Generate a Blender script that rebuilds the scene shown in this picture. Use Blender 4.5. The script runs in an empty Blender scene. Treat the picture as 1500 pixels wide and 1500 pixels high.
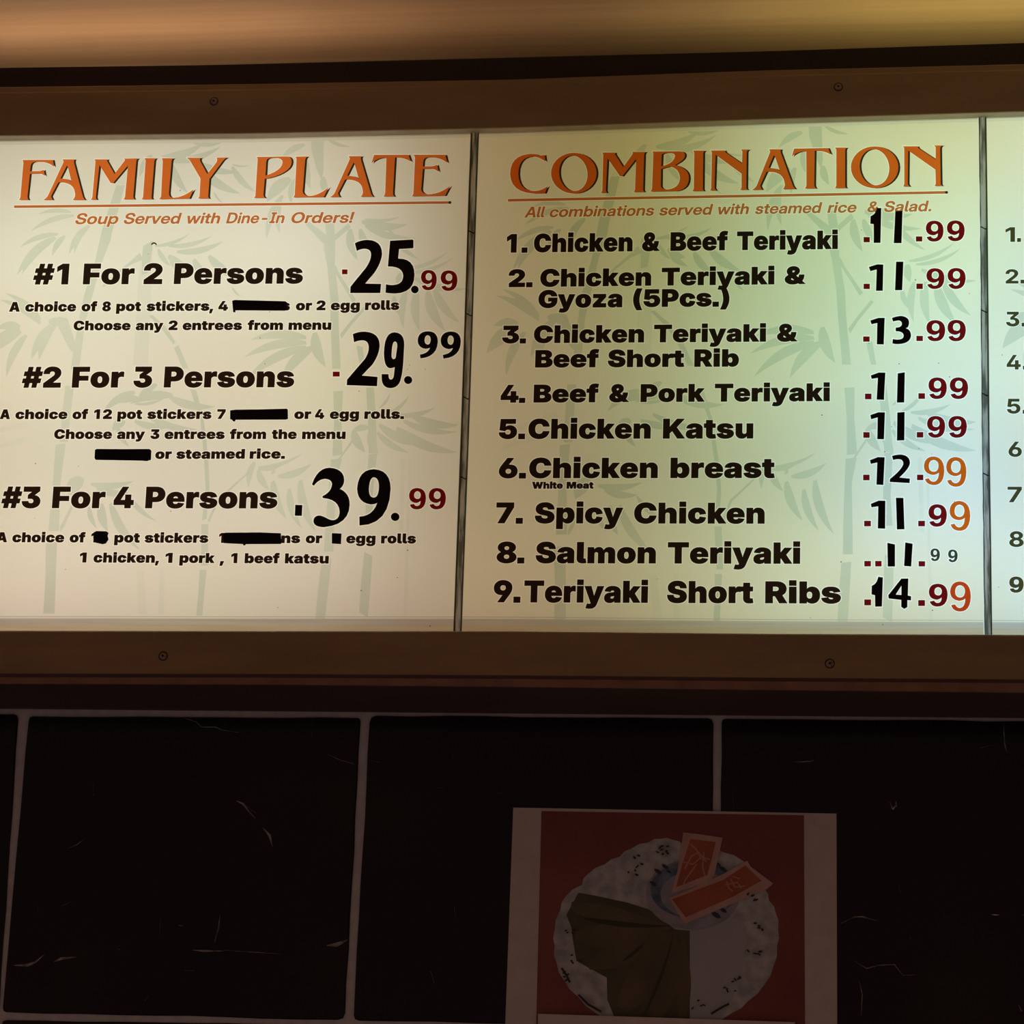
import bpy, math, random
import numpy as np
from mathutils import Vector, Matrix
from mathutils.geometry import delaunay_2d_cdt
random.seed(7)
S = bpy.context.scene

# ------------------------------------------------------------------ camera
F = 3800.0                       # focal length in pixels of the 1500 px frame
YAW, PITCH, ROLL = -0.13837305, 0.24153713, 0.0319035
CAM = Vector((0.0, -2.46, 1.60))
dv = Vector((math.sin(YAW)*math.cos(PITCH), math.cos(YAW)*math.cos(PITCH), math.sin(PITCH)))
rv = dv.cross(Vector((0, 0, 1))).normalized()
uv = rv.cross(dv)
cr, sr = math.cos(ROLL), math.sin(ROLL)
rv, uv = cr*rv + sr*uv, -sr*rv + cr*uv
cd = bpy.data.cameras.new('camera'); cam = bpy.data.objects.new('camera', cd)
S.collection.objects.link(cam)
cd.sensor_width = 36.0; cd.lens = 36.0*F/1500.0; cd.clip_start = 0.01
M = Matrix((rv, uv, -dv)).transposed().to_4x4(); M.translation = CAM
cam.matrix_world = M
S.camera = cam

# ------------------------------------------------------------------ world, exposure, light
w = bpy.data.worlds.new('room_light'); S.world = w; w.use_nodes = True
w.node_tree.nodes['Background'].inputs[0].default_value = (1.0, 0.60, 0.50, 1)
w.node_tree.nodes['Background'].inputs[1].default_value = 0.085
S.view_settings.view_transform = 'Standard'; S.view_settings.look = 'None'
S.view_settings.exposure = 0.0; S.view_settings.gamma = 1.0
S.view_settings.use_curve_mapping = False

Y_FACE, Y_FRAME = -0.112, -0.124          # acrylic panels, front of the metal frame; the wall is Y = 0

def at(px, py, Y):
    """point of the plane Y seen at pixel (px, py) of the 1500 px frame"""
    v = dv*F + rv*(px-750.0) - uv*(py-750.0)
    return CAM + v*((Y-CAM.y)/v.y)

# the fluorescent lamps inside the sign box: (pixel x from, to, pixel y, width m, watts, colour)
LAMPS = [
 (-95, 60, 245, 0.1, 0.1568, (1.0, 0.962, 0.835)),
 (60, 230, 245, 0.1, 0.1736, (1.0, 0.869, 0.62)),
 (230, 400, 245, 0.1, 0.1465, (1.0, 0.93, 0.766)),
 (400, 590, 245, 0.1, 0.1809, (1.0, 0.873, 0.603)),
 (610, 860, 245, 0.1, 0.1068, (1.0, 0.649, 0.301)),
 (890, 1070, 245, 0.1, 0.0757, (1.0, 0.705, 0.0)),
 (1070, 1280, 245, 0.1, 0.1865, (0.879, 1.0, 0.633)),
 (1280, 1490, 245, 0.1, 0.203, (0.968, 1.0, 0.48)),
 (1500, 1800, 245, 0.1, 0.3996, (0.828, 1.0, 0.839)),
 (1800, 2150, 245, 0.1, 0.3093, (1.0, 0.997, 0.907)),
 (-95, 60, 420, 0.1, 0.2038, (0.982, 1.0, 0.844)),
 (60, 230, 420, 0.1, 0.2093, (0.95, 1.0, 0.827)),
 (230, 400, 420, 0.1, 0.1825, (0.962, 1.0, 0.869)),
 (400, 590, 420, 0.1, 0.2461, (0.954, 1.0, 0.923)),
 (610, 860, 420, 0.1, 0.0755, (1.0, 0.664, 0.293)),
 (890, 1070, 420, 0.1, 0.0552, (0.917, 1.0, 0.233)),
 (1070, 1280, 420, 0.1, 0.1354, (0.537, 1.0, 0.579)),
 (1280, 1490, 420, 0.1, 0.2697, (0.651, 1.0, 0.756)),
 (1500, 1800, 420, 0.1, 0.321, (0.417, 0.642, 1.0)),
 (1800, 2150, 420, 0.1, 0.3058, (1.0, 0.995, 0.88)),
 (-95, 60, 590, 0.1, 0.1717, (1.0, 0.902, 0.649)),
 (60, 230, 590, 0.1, 0.1734, (1.0, 0.953, 0.797)),
 (230, 400, 590, 0.1, 0.1397, (1.0, 0.874, 0.656)),
 (400, 590, 590, 0.1, 0.1655, (1.0, 0.951, 0.607)),
 (610, 860, 590, 0.1, 0.0936, (1.0, 0.624, 0.389)),
 (890, 1070, 590, 0.1, 0.0754, (0.968, 1.0, 0.493)),
 (1070, 1280, 590, 0.1, 0.1898, (0.733, 1.0, 0.685)),
 (1280, 1490, 590, 0.1, 0.259, (0.588, 0.91, 1.0)),
 (1500, 1800, 590, 0.1, 0.3995, (0.708, 0.926, 1.0)),
 (1800, 2150, 590, 0.1, 0.3521, (1.0, 0.989, 0.653)),
 (-95, 60, 760, 0.1, 0.1273, (1.0, 0.947, 0.764)),
 (60, 230, 760, 0.1, 0.1278, (0.984, 1.0, 0.81)),
 (230, 400, 760, 0.1, 0.1118, (1.0, 0.936, 0.881)),
 (400, 590, 760, 0.1, 0.1622, (0.966, 1.0, 0.841)),
 (610, 860, 760, 0.1, 0.0636, (1.0, 0.699, 0.367)),
 (890, 1070, 760, 0.1, 0.0445, (0.85, 1.0, 0.532)),
 (1070, 1280, 760, 0.1, 0.091, (0.648, 1.0, 0.56)),
 (1280, 1490, 760, 0.1, 0.3526, (0.327, 0.565, 1.0)),
 (1500, 1800, 760, 0.1, 0.0646, (1.0, 0.962, 0.0)),
 (1800, 2150, 760, 0.1, 0.4012, (1.0, 0.984, 0.455)),
 (-95, 60, 900, 0.1, 0.1524, (1.0, 0.832, 0.649)),
 (60, 230, 900, 0.1, 0.1677, (1.0, 0.796, 0.682)),
 (230, 400, 900, 0.1, 0.1492, (1.0, 0.884, 0.635)),
 (400, 590, 900, 0.1, 0.1535, (1.0, 0.798, 0.658)),
 (610, 860, 900, 0.1, 0.1338, (1.0, 0.674, 0.447)),
 (890, 1070, 900, 0.1, 0.1011, (1.0, 0.898, 0.538)),
 (1070, 1280, 900, 0.1, 0.204, (0.909, 1.0, 0.776)),
 (1280, 1490, 900, 0.1, 0.2269, (0.899, 1.0, 0.754)),
 (1500, 1800, 900, 0.1, 0.6493, (0.422, 0.701, 1.0)),
 (1800, 2150, 900, 0.1, 0.4252, (1.0, 0.983, 0.531)),
]
# uplights added on top of the sign to brighten the ceiling: (pixel x from, to, watts per metre, colour)
ADDED_UPLIGHTS = [
 (-130, 60, 0.259, (1.0, .74, .52)), (60, 260, 0.259, (1.0, .74, .52)), (260, 450, 0.238, (1.0, .73, .52)), (450, 610, 0.144, (1.0, .73, .50)),
 (610, 760, 0.079, (1.0, .72, .46)), (760, 920, 0.065, (1.0, .78, .46)), (920, 1080, 0.101, (1.0, .86, .46)), (1080, 1260, 0.166, (1.0, .92, .42)),
 (1260, 1450, 0.230, (1.0, .95, .40)), (1450, 1700, 0.245, (1.0, .96, .40)), (1700, 2180, 0.245, (1.0, .96, .42)),
]
for x0, x1, y, wd, e, col in LAMPS:
    a, b = at(x0, y, -0.016), at(x1, y, -0.016)
    L = bpy.data.lights.new('sign_lamp', 'AREA'); L.shape = 'RECTANGLE'
    L.size = (b-a).length; L.size_y = wd; L.energy = e; L.color = col
    o = bpy.data.objects.new('sign_lamp', L); S.collection.objects.link(o)
    o.location = (a+b)/2; o.rotation_euler = (math.pi/2, 0, 0)   # faces the panels (-Y)
    o.location.z = (a.z+b.z)/2
    o.rotation_euler = (math.radians(90), 0, 0)

# ------------------------------------------------------------------ materials
def mat(name): 
    m = bpy.data.materials.new(name); m.use_nodes = True
    nt = m.node_tree; nt.nodes.clear()
    out = nt.nodes.new('ShaderNodeOutputMaterial')
    return m, nt, out
def noise_col(nt, a, b, scale=(1, 1, 1), ns=8.0, detail=4.0, lo=.35, hi=.65):
    tc = nt.nodes.new('ShaderNodeTexCoord'); mp = nt.nodes.new('ShaderNodeMapping')
    mp.inputs['Scale'].default_value = scale
    n = nt.nodes.new('ShaderNodeTexNoise'); n.inputs['Scale'].default_value = ns; n.inputs['Detail'].default_value = detail
    r = nt.nodes.new('ShaderNodeValToRGB')
    r.color_ramp.elements[0].position = lo; r.color_ramp.elements[1].position = hi
    r.color_ramp.elements[0].color = (*a, 1); r.color_ramp.elements[1].color = (*b, 1)
    nt.links.new(tc.outputs['Object'], mp.inputs[0]); nt.links.new(mp.outputs[0], n.inputs[0]); nt.links.new(n.outputs[0], r.inputs[0])
    return r.outputs[0], n.outputs[0]
def solid(name, a, b=None, rough=.5, scale=(1, 1, 1), ns=8.0, bump=0.0, spec=.5, metal=0.0, detail=4.0, lo=.35, hi=.65):
    m, nt, out = mat(name)
    p = nt.nodes.new('ShaderNodeBsdfPrincipled')
    p.inputs['Roughness'].default_value = rough; p.inputs['Specular IOR Level'].default_value = spec; p.inputs['Metallic'].default_value = metal
    c, f = noise_col(nt, a, b or tuple(x*.85 for x in a), scale, ns, detail, lo, hi)
    nt.links.new(c, p.inputs['Base Color'])
    if bump:
        bp = nt.nodes.new('ShaderNodeBump'); bp.inputs['Strength'].default_value = bump; bp.inputs['Distance'].default_value = .001
        nt.links.new(f, bp.inputs['Height']); nt.links.new(bp.outputs[0], p.inputs['Normal'])
    nt.links.new(p.outputs[0], out.inputs[0]); return m
def sheet(name, a, b=None, ns=12.0, scale=(1, 1, 1), lo=.35, hi=.65):
    """ink or vinyl film on the lit acrylic: lets the lamps' light through, tinted"""
    m, nt, out = mat(name)
    c, _ = noise_col(nt, a, b or tuple(x*.96 for x in a), scale, ns, 3.0, lo, hi)
    t = nt.nodes.new('ShaderNodeBsdfTranslucent'); d = nt.nodes.new('ShaderNodeBsdfDiffuse')
    mx = nt.nodes.new('ShaderNodeMixShader'); mx.inputs[0].default_value = .12
    nt.links.new(c, t.inputs[0]); nt.links.new(c, d.inputs[0])
    nt.links.new(t.outputs[0], mx.inputs[1]); nt.links.new(d.outputs[0], mx.inputs[2])
    nt.links.new(mx.outputs[0], out.inputs[0]); return m

ACRYL = (.77, .755, .70); ACRYL2 = (.75, .725, .61)      # the second sheet has yellowed more
def tint(k, a=ACRYL): return tuple(x*y for x, y in zip(a, k))
def ink(*c): return tuple(x*.83 for x in c)
m_acryl = sheet('milky_acrylic', ACRYL, tint((.975, .97, .96)), ns=3.0)
m_bamboo = sheet('pale_bamboo_print', tint((.82, .88, .84)), tint((.76, .83, .79)), ns=14.0)
m_faint = sheet('faint_bamboo_print', tint((.955, .97, .96)), ns=14.0)
m_acryl2 = sheet('yellowed_acrylic', ACRYL2, tint((.975, .97, .96), ACRYL2), ns=3.0)
m_bamboo2 = sheet('bamboo_print_on_yellowed', tint((.80, .86, .84), ACRYL2), tint((.73, .80, .79), ACRYL2), ns=14.0)
m_faint2 = sheet('faint_print_on_yellowed', tint((.955, .97, .96), ACRYL2), ns=14.0)
m_halo = sheet('pale_edge_halo', (.93, .91, .86))  # bright sharpening halo around the lettering, put into the colour
m_band = sheet('grey_channel_shading', tint((.66, .63, .61)), tint((.58, .55, .53)), ns=8.0, scale=(1, 1, 40))  # edge bands: shading and reflections of the channel, tinted into the sheet
m_band2 = sheet('tan_channel_shading', tint((.70, .61, .49)), tint((.62, .54, .42)), ns=8.0, scale=(1, 1, 40))
m_bandline = sheet('channel_reflection_line', tint((.70, .67, .63)))
m_bandsoft = sheet('upper_channel_shading', tint((.88, .87, .85)))
m_black = sheet('black_ink', ink(.020, .010, .006))
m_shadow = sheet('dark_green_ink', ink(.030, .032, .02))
m_orange = sheet('orange_ink', ink(.80, .19, .034), ink(.72, .16, .028))
m_orange2 = sheet('orange_ink_deep', ink(.76, .155, .020), ink(.68, .13, .016))
m_rule = sheet('rust_orange_ink', ink(.58, .165, .038))
m_sub = sheet('rust_ink', ink(.58, .175, .045))
m_red = sheet('dark_red_ink', ink(.16, .005, .006))
m_vinyl9 = sheet('orange_vinyl', ink(.68, .118, .007))
m_vinyl9r = sheet('red_orange_vinyl', ink(.60, .058, .009))
m_olive = sheet('olive_ink', ink(.065, .06, .020))
m_smallgrey = sheet('dark_green_small_ink', ink(.045, .055, .04))
m_blackvinyl = solid('black_vinyl', (.008, .006, .006), rough=.45, spec=.3)
m_frame = solid('brown_painted_metal', (.45, .335, .185), (.37, .265, .14), rough=.5, scale=(1, 4, 6), ns=5.0, spec=.3, bump=.05)
m_housing = solid('shade_dark_metal', (.13, .10, .09), rough=.7, spec=.2)  # darkened so the colour carries the shade under the box
m_white = solid('white_box_lining', (.35, .34, .33), rough=.9, spec=.1)
m_return = solid('pale_inner_lip', (.62, .56, .45), (.52, .46, .36), rough=.6, ns=40.0, spec=.3)
m_groove = solid('dark_groove', (.24, .16, .15), rough=.7, spec=.2)
m_lip = solid('worn_brown_edge', (.40, .23, .16), (.30, .17, .12), rough=.6, ns=40.0, spec=.3)
m_screw = solid('tarnished_screw_steel', (.50, .38, .30), (.26, .18, .14), rough=.4, metal=.3, ns=300.0)
m_ceiling = solid('tan_painted_ceiling', (.78, .52, .30), (.71, .46, .26), rough=.5, scale=(.5, 16, 1), ns=6.0, spec=.4, detail=6.0)
m_wall = solid('dark_painted_wall', (.06, .045, .04), rough=.8, spec=.2)
m_grout = solid('grey_brown_grout', (.84, .86, .90), (.72, .74, .78), rough=.9, ns=90.0, spec=.1, bump=.4)
m_tile = solid('glazed_black_tile', (.010, .010, .010), (.024, .016, .014), rough=.16, ns=5.0, spec=.35, detail=6.0, lo=.45, hi=.8)
m_vein = solid('grey_scuff', (.50, .48, .42), (.14, .14, .12), rough=.6, ns=120.0)
m_glint = solid('painted_glint', (.9, .85, .8), rough=.4)  # lamp reflections on the glaze, painted as small pale marks
m_div = sheet('grey_joint_strip', (.34, .33, .29), (.09, .09, .075), ns=30.0, scale=(9, 1, 1), lo=.40, hi=.62)
m_divedge = sheet('dark_joint_edge', (.05, .045, .035))
m_divlight = sheet('clear_joint_edge', (.80, .80, .74))

# ------------------------------------------------------------------ helpers
def link(o, parent=None, label=None, cat=None, group=None, kind=None):
    S.collection.objects.link(o)
    if parent: o.parent = parent
    if label: o['label'] = label
    if cat: o['category'] = cat
    if group: o['group'] = group
    if kind: o['kind'] = kind
    return o
def mesh(name, verts, faces, mats, idx=None, parent=None, smooth=False, **kw):
    me = bpy.data.meshes.new(name); me.from_pydata([tuple(v) for v in verts], [], faces)
    for m in (mats if isinstance(mats, (list, tuple)) else [mats]): me.materials.append(m)
    if idx: me.polygons.foreach_set('material_index', idx)
    if smooth: me.polygons.foreach_set('use_smooth', [True]*len(faces))
    me.update()
    return link(bpy.data.objects.new(name, me), parent, **kw)
def root(name, loc, **kw):
    o = bpy.data.objects.new(name, None); o.empty_display_size = .05
    o.location = loc; link(o, **kw); bpy.context.view_layer.update(); return o
def put(child, parent):
    child.parent = parent; child.matrix_parent_inverse = Matrix.Translation(-parent.location) if parent.type == 'EMPTY' else Matrix()
    return child
def area2(p): return sum(p[i-1][0]*p[i][1]-p[i][0]*p[i-1][1] for i in range(len(p)))
def quad(p0, p1, p2, n):
    return [((1-t)**2*p0[0]+2*t*(1-t)*p1[0]+t*t*p2[0], (1-t)**2*p0[1]+2*t*(1-t)*p1[1]+t*t*p2[1]) for t in [k/n for k in range(1, n+1)]]
def path(s, n=6):
    """'M x y L x y .. Q cx cy x y ..' to a list of points (plain pairs after a point are lines)"""
    t = s.replace('M', ' M ').replace('L', ' L ').replace('Q', ' Q ').replace('Z', ' ').split()
    i = 0; cmd = 'M'; out = []
    while i < len(t):
        if t[i] in 'MLQ': cmd = t[i]; i += 1; continue
        if cmd == 'Q':
            a, b, c, d = map(float, t[i:i+4]); i += 4; out += quad(out[-1], (a, b), (c, d), n); cmd = 'L'
        else:
            out.append((float(t[i]), float(t[i+1]))); i += 2
    return out
def ell(cx, cy, rx, ry, n=28, tilt=0.0):
    c, s = math.cos(tilt), math.sin(tilt)
    return [(cx+rx*math.cos(a)*c-ry*math.sin(a)*s, cy+rx*math.cos(a)*s+ry*math.sin(a)*c) for a in [2*math.pi*k/n for k in range(n)]]
def poly(*a): return [(a[i], a[i+1]) for i in range(0, len(a), 2)]
def tf(cs, ox, oy, sc): return [[(ox+x/sc, oy+y/sc) for x, y in c] for c in cs]
def solve_h(src, dst):
    """projective map taking four points to four points"""
    A = []
    for (x, y), (u, v) in zip(src, dst):
        A.append([x, y, 1, 0, 0, 0, -u*x, -u*y, u]); A.append([0, 0, 0, x, y, 1, -v*x, -v*y, v])
    n = 8
    for i in range(n):
        p = max(range(i, n), key=lambda r: abs(A[r][i])); A[i], A[p] = A[p], A[i]
        for r in range(n):
            if r != i:
                k = A[r][i]/A[i][i]; A[r] = [x-k*y for x, y in zip(A[r], A[i])]
    h = [A[i][8]/A[i][i] for i in range(n)]
    return lambda p: ((h[0]*p[0]+h[1]*p[1]+h[2])/(h[6]*p[0]+h[7]*p[1]+1), (h[3]*p[0]+h[4]*p[1]+h[5])/(h[6]*p[0]+h[7]*p[1]+1))

# glyph outlines as quadratic splines, 1 unit = 1/745 of the capital height
G = {
'K#': '678/336 0 458 745 604 745 481 0/6 170 31 316 630 316 605 170/74 0 196 745 342 745 220 0/48 429 73 575 672 575 647 429',
'K&': '712/289 -12 209 -12q 93 45q 31 140q 31 198 31 240q 62 306q 120 360q 159 384 328 489 345 500q 364 522q 372 544q 372 553 372 570q 346 598q 318 598 301 598q 276 586q 263 562q 263 547 263 526q 286 480q 329 428q 357 397 718 0 517 0 215 320 192 344q 139 412q 100 499q 100 550 100 607q 154 700q 252 756q 318 756 380 756q 471 704q 520 619q 520 567 520 532q 497 469q 453 414q 421 391 267 282 250 270q 223 238q 223 212 223 191q 243 161q 279 145q 303 145 340 145q 415 181q 476 246q 514 336q 514 388 673 388 673 324q 646 204q 586 104q 538 70 482 43 438 14q 336 -12q',
'K(': '400/46 304 46 388q 79 568q 137 732q 175 790 358 790 324 714q 276 547q 251 380q 251 304 251 238q 272 110q 319 -42q 358 -140 175 -140 112 -37q 46 189q',
'K)': '400/42 -140 82 -42q 128 110q 149 238q 149 304 149 380q 124 547q 76 714q 42 790 225 790 263 732q 321 568q 354 388q 354 304 354 189q 288 -37q 225 -140',
'K,': '275/6 -213 50 120 240 120 136 -213',
'K.': '275/138 -12 94 -12q 34 46q 34 90 34 133q 94 191q 138 191 182 191q 240 133q 240 90 240 46q 182 -12q',
'K1': '660/464 745 464 0 262 0 262 571 256 571 94 461 94 633 260 745',
'K2': '660/51 0 51 145 329 375 356 398q 396 438q 418 482q 418 508 418 536q 394 577q 351 599q 323 599 295 599q 252 576q 229 534q 229 502 37 502 37 580q 108 694q 236 755q 323 755 412 755q 544 698q 615 594q 615 525 615 482q 580 398q 488 294q 402 224 332 166 332 161 623 161 623 0',
'K3': '660/328 -10 236 -10q 100 51q 25 158q 24 227 227 227 228 206q 255 172q 300 153q 328 153 357 153q 399 174q 422 215q 422 243 422 268q 395 308q 347 332q 316 332 218 332 218 456 369 579 369 583 62 583 62 745 605 745 605 599 348 390 348 436 432 450q 562 400q 636 296q 636 226 636 152q 554 47q 415 -10q',
'K4': '660/9 116 9 273 274 745 467 745 208 279 208 273 651 273 651 116/371 0 371 163 379 233 379 465 560 465 560 0',
'K5': '660/326 -10 240 -10q 106 50q 30 158q 30 227 226 227 226 202q 254 164q 298 143q 326 143 356 143q 403 170q 430 218q 430 250 430 283q 403 332q 356 358q 326 358 293 358q 240 327q 226 300 48 335 78 745 578 745 578 583 244 583 230 419 234 419 251 453q 337 497q 394 497 443 497q 528 462q 590 398q 624 309q 624 256 624 178q 550 58q 416 -10q',
'K6': '660/334 -10 256 -10q 120 47q 36 161q 36 246 36 309q 84 425q 123 484 299 745 497 745 276 420 207 420 218 436q 269 467q 342 488q 388 488 458 488q 564 434q 624 330q 624 256 624 174q 549 55q 418 -10q/332 143 362 143q 409 170q 436 218q 436 249 436 280q 409 328q 362 355q 332 355 303 355q 256 328q 229 280q 229 249 229 218q 256 170q 303 143q',
'K7': '660/104 0 396 579 396 583 54 583 54 745 606 745 606 583 312 0',
'K8': '660/330 -10 240 -10q 98 46q 18 142q 18 202 18 248q 64 324q 142 376q 190 383 190 388 127 400q 44 491q 44 553 44 612q 118 702q 248 755q 330 755 412 755q 542 702q 616 611q 616 553 616 490q 532 400q 470 388 470 383 518 376q 596 324q 642 248q 642 202 642 142q 562 46q 420 -10q/330 129 358 129q 403 152q 428 194q 428 220 428 246q 403 285q 358 308q 330 308 302 308q 257 286q 232 246q 232 220 232 194q 257 153q 302 129q/330 448 355 448q 394 469q 418 506q 418 529 418 552q 394 588q 355 609q 330 609 304 609q 265 588q 242 552q 242 529 242 506q 265 470q 304 448q',
'K9': '660/326 755 404 755q 540 698q 624 584q 624 499 624 436q 577 320q 537 261 361 0 163 0 384 325 453 325 442 310q 392 278q 318 257q 272 257 203 257q 96 312q 36 416q 36 489 36 570q 111 690q 242 755q/328 602 298 602q 251 574q 224 527q 224 496 224 466q 251 418q 298 390q 328 390 358 390q 404 418q 431 466q 431 496 431 527q 404 574q 358 602q',
'KA': '814/23 0 264 745 540 745 791 0 562 0 476 289 448 383q 398 586q 376 686 422 686 402 586q 358 383q 332 289 249 0/202 143 202 294 612 294 612 143',
'KB': '684/48 0 48 745 371 745 456 745q 572 699q 631 616q 631 559 631 518q 595 450q 530 404q 487 396 487 388 535 386q 614 342q 660 264q 660 211 660 150q 597 54q 480 0q 399 0/250 161 345 161 396 161q 447 200q 447 237 447 264q 423 300q 378 319q 348 319 250 319/250 444 333 444 360 444q 400 460q 423 492q 423 515 423 549q 374 586q 336 586 250 586',
'KC': '766/394 -10 292 -10q 130 78q 35 248q 35 372 35 496q 131 668q 294 755q 394 755 464 755q 581 718q 670 646q 725 540q 732 473 527 473 524 497q 504 536q 472 564q 428 579q 400 579 350 579q 279 530q 243 437q 243 372 243 304q 280 212q 350 166q 399 166 427 166q 471 181q 504 209q 524 248q 528 272 733 272 730 224q 684 126q 600 42q 476 -10q',
'KF': '598/48 0 48 745 572 745 572 582 250 582 250 414 540 414 540 255 250 255 250 0',
'KG': '772/400 -10 292 -10q 127 82q 35 254q 35 371 35 494q 134 666q 298 755q 399 755 465 755q 578 718q 666 648q 720 555q 726 499 522 499 518 518q 497 548q 466 568q 427 579q 403 579 352 579q 280 530q 243 438q 243 374 243 308q 279 216q 350 166q 402 166 448 166q 510 193q 540 242q 540 276 575 272 405 272 405 416 735 416 735 313 735 211q 649 66q 498 -10q',
'KI': '519/29 0 29 163 158 163 158 582 29 582 29 745 490 745 490 582 360 582 360 163 490 163 490 0',
'KK': '778/202 130 202 302 222 348q 261 424q 314 502q 353 554 501 745 740 745 429 362 410 370/48 0 48 745 250 745 250 585 246 370 250 272 250 0/516 0 337 300 465 448 754 0',
'KM': '979/48 0 48 745 367 745 434 512 442 482q 464 383q 486 270q 504 165q 509 129 472 129 476 165q 494 270q 516 383q 537 482q 546 512 612 745 931 745 931 0 727 0 727 288 727 314q 730 398q 732 499q 735 601q 735 644 746 644 738 596q 714 494q 690 396q 668 315q 660 288 574 0 406 0 318 288 310 315q 288 396q 262 494q 239 596q 230 644 244 644 244 601q 246 499q 250 398q 252 314q 252 288 252 0',
'KP': '672/48 0 48 745 369 745 452 745q 576 680q 646 560q 646 481 646 401q 575 284q 447 221q 362 221 170 221 170 378 321 378 357 378q 408 404q 435 450q 435 481 435 514q 408 559q 357 583q 321 583 250 583 250 0',
'KR': '684/48 0 48 745 369 745 452 745q 576 684q 646 571q 646 492 646 412q 575 302q 447 246q 362 246 170 246 170 403 321 403 357 403q 408 421q 435 460q 435 492 435 524q 408 564q 357 583q 321 583 250 583 250 0/451 0 269 342 484 342 671 0',
'KS': '682/351 -9 254 -9q 110 48q 30 168q 29 262 221 262 223 228q 254 181q 309 157q 348 157 380 157q 424 173q 447 202q 447 220 447 237q 426 262q 376 284q 335 292 260 308 162 329q 48 430q 48 518 48 589q 125 696q 260 755q 349 755 440 755q 571 694q 642 585q 643 512 449 512 446 548q 398 589q 349 589 318 589q 278 574q 259 548q 259 532 259 514q 280 488q 324 468q 359 461 420 448 482 435q 570 392q 626 334q 653 262q 653 220 653 146q 580 44q 446 -9q',
'KT': '703/28 582 28 745 675 745 675 582 452 582 452 0 250 0 250 582',
'KW': '1108/220 0 23 745 249 745 308 456 320 402q 338 272q 356 143q 364 88 324 88 335 143q 354 272q 374 402q 387 456 453 745 655 745 721 456 734 402q 754 272q 773 143q 784 88 743 88 752 143q 770 272q 788 402q 799 456 859 745 1085 745 888 0 659 0 585 304 566 382q 544 564q 528 648 580 648 562 564q 543 383q 524 304 449 0',
'Ka': '611/207 -9 154 -9q 71 26q 25 98q 25 154 25 200q 56 265q 112 306q 186 329q 230 332 277 336q 334 346q 359 365q 359 381 359 383 359 398q 344 418q 316 428q 296 428 277 428q 246 417q 226 395q 222 378 41 396 49 443q 111 520q 220 566q 299 566 358 566q 455 538q 524 488q 560 422q 560 383 560 0 372 0 372 79 368 79 351 48q 304 9q 244 -9q/272 118 295 118q 336 137q 361 172q 361 198 361 244 353 241q 335 235q 314 230q 293 226q 281 224 258 220q 228 204q 214 180q 214 166 214 150q 229 129q 255 118q',
'Kb': '661/410 -7 371 -7q 310 19q 266 64q 255 92 250 92 250 0 51 0 51 745 252 745 252 461 255 461 266 490q 308 538q 370 566q 412 566 468 566q 567 507q 630 380q 630 279 630 182q 570 56q 470 -7q/336 147 364 147q 402 178q 423 238q 423 279 423 320q 402 380q 364 412q 336 412 308 412q 268 380q 247 320q 247 279 247 238q 268 180q 308 147q',
'Kc': '618/320 -10 229 -10q 100 62q 31 192q 31 278 31 364q 100 494q 229 566q 320 566 378 566q 472 536q 542 480q 582 402q 588 354 403 326 400 348q 386 382q 366 404q 340 416q 323 416 296 416q 258 386q 236 325q 236 279 236 234q 258 172q 296 140q 323 140 340 140q 366 152q 386 176q 400 210q 403 233 588 206 582 156q 542 76q 472 20q 378 -10q',
'Kd': '661/251 -7 192 -7q 91 56q 31 182q 31 279 31 380q 94 507q 194 566q 249 566 290 566q 353 538q 396 490q 406 461 409 461 409 745 610 745 610 0 411 0 411 92 406 92 394 64q 352 19q 290 -7q/325 147 352 147q 392 180q 414 238q 414 279 414 320q 392 380q 352 412q 325 412 298 412q 258 380q 238 320q 238 279 238 238q 258 178q 298 147q',
'Ke': '621/319 -10 230 -10q 100 58q 31 188q 31 278 31 364q 100 494q 228 566q 314 566 378 566q 480 526q 553 452q 592 346q 592 279 592 233 93 233 93 343 498 343 404 320 404 354q 384 400q 345 425q 316 425 287 425q 248 400q 228 354q 228 320 228 240 228 203q 252 154q 294 131q 323 131 344 131q 377 142q 401 164q 407 180 584 154 570 104q 499 30q 390 -10q',
'Kf': '432/406 559 406 413 10 413 10 559/99 0 99 575 99 644q 148 735q 238 780q 299 780 338 780q 410 768q 427 764 398 620 387 623q 358 627q 347 627 319 627q 299 603q 299 583 299 0',
'Kg': '663/318 -221 242 -221q 126 -182q 57 -112q 49 -64 226 -38 228 -53q 252 -74q 292 -86q 317 -86 366 -86q 414 -43q 414 1 414 96 400 96 389 68q 348 28q 289 7q 251 7 192 7q 92 62q 31 182q 31 279 31 380q 94 507q 194 566q 250 566 292 566q 354 538q 398 490q 409 461 413 461 413 559 612 559 612 21 612 -58q 538 -166q 406 -221q/325 150 353 150q 392 180q 414 238q 414 279 414 320q 392 380q 353 412q 325 412 298 412q 258 380q 238 320q 238 279 238 238q 258 180q 298 150q',
'Kh': '665/252 314 252 0 51 0 51 745 247 745 247 416 238 416 256 480q 342 566q 419 566 478 566q 566 512q 614 417q 614 356 614 0 413 0 413 314 413 356q 371 403q 333 403 308 403q 272 382q 252 342q',
'Ki': '303/51 0 51 559 252 559 252 0/151 616 110 616q 52 670q 52 708 52 746q 110 800q 151 800 192 800q 250 747q 250 708 250 670q 192 616q',
'Kj': '303/51 559 252 559 252 -19 252 -92q 190 -175q 80 -209q 6 -209 -35 -209 -35 -61 -12 -61 24 -61q 51 -39q 51 -15/152 616 110 616q 52 670q 52 708 52 746q 110 800q 152 800 192 800q 250 747q 250 708 250 670q 192 616q',
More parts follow.
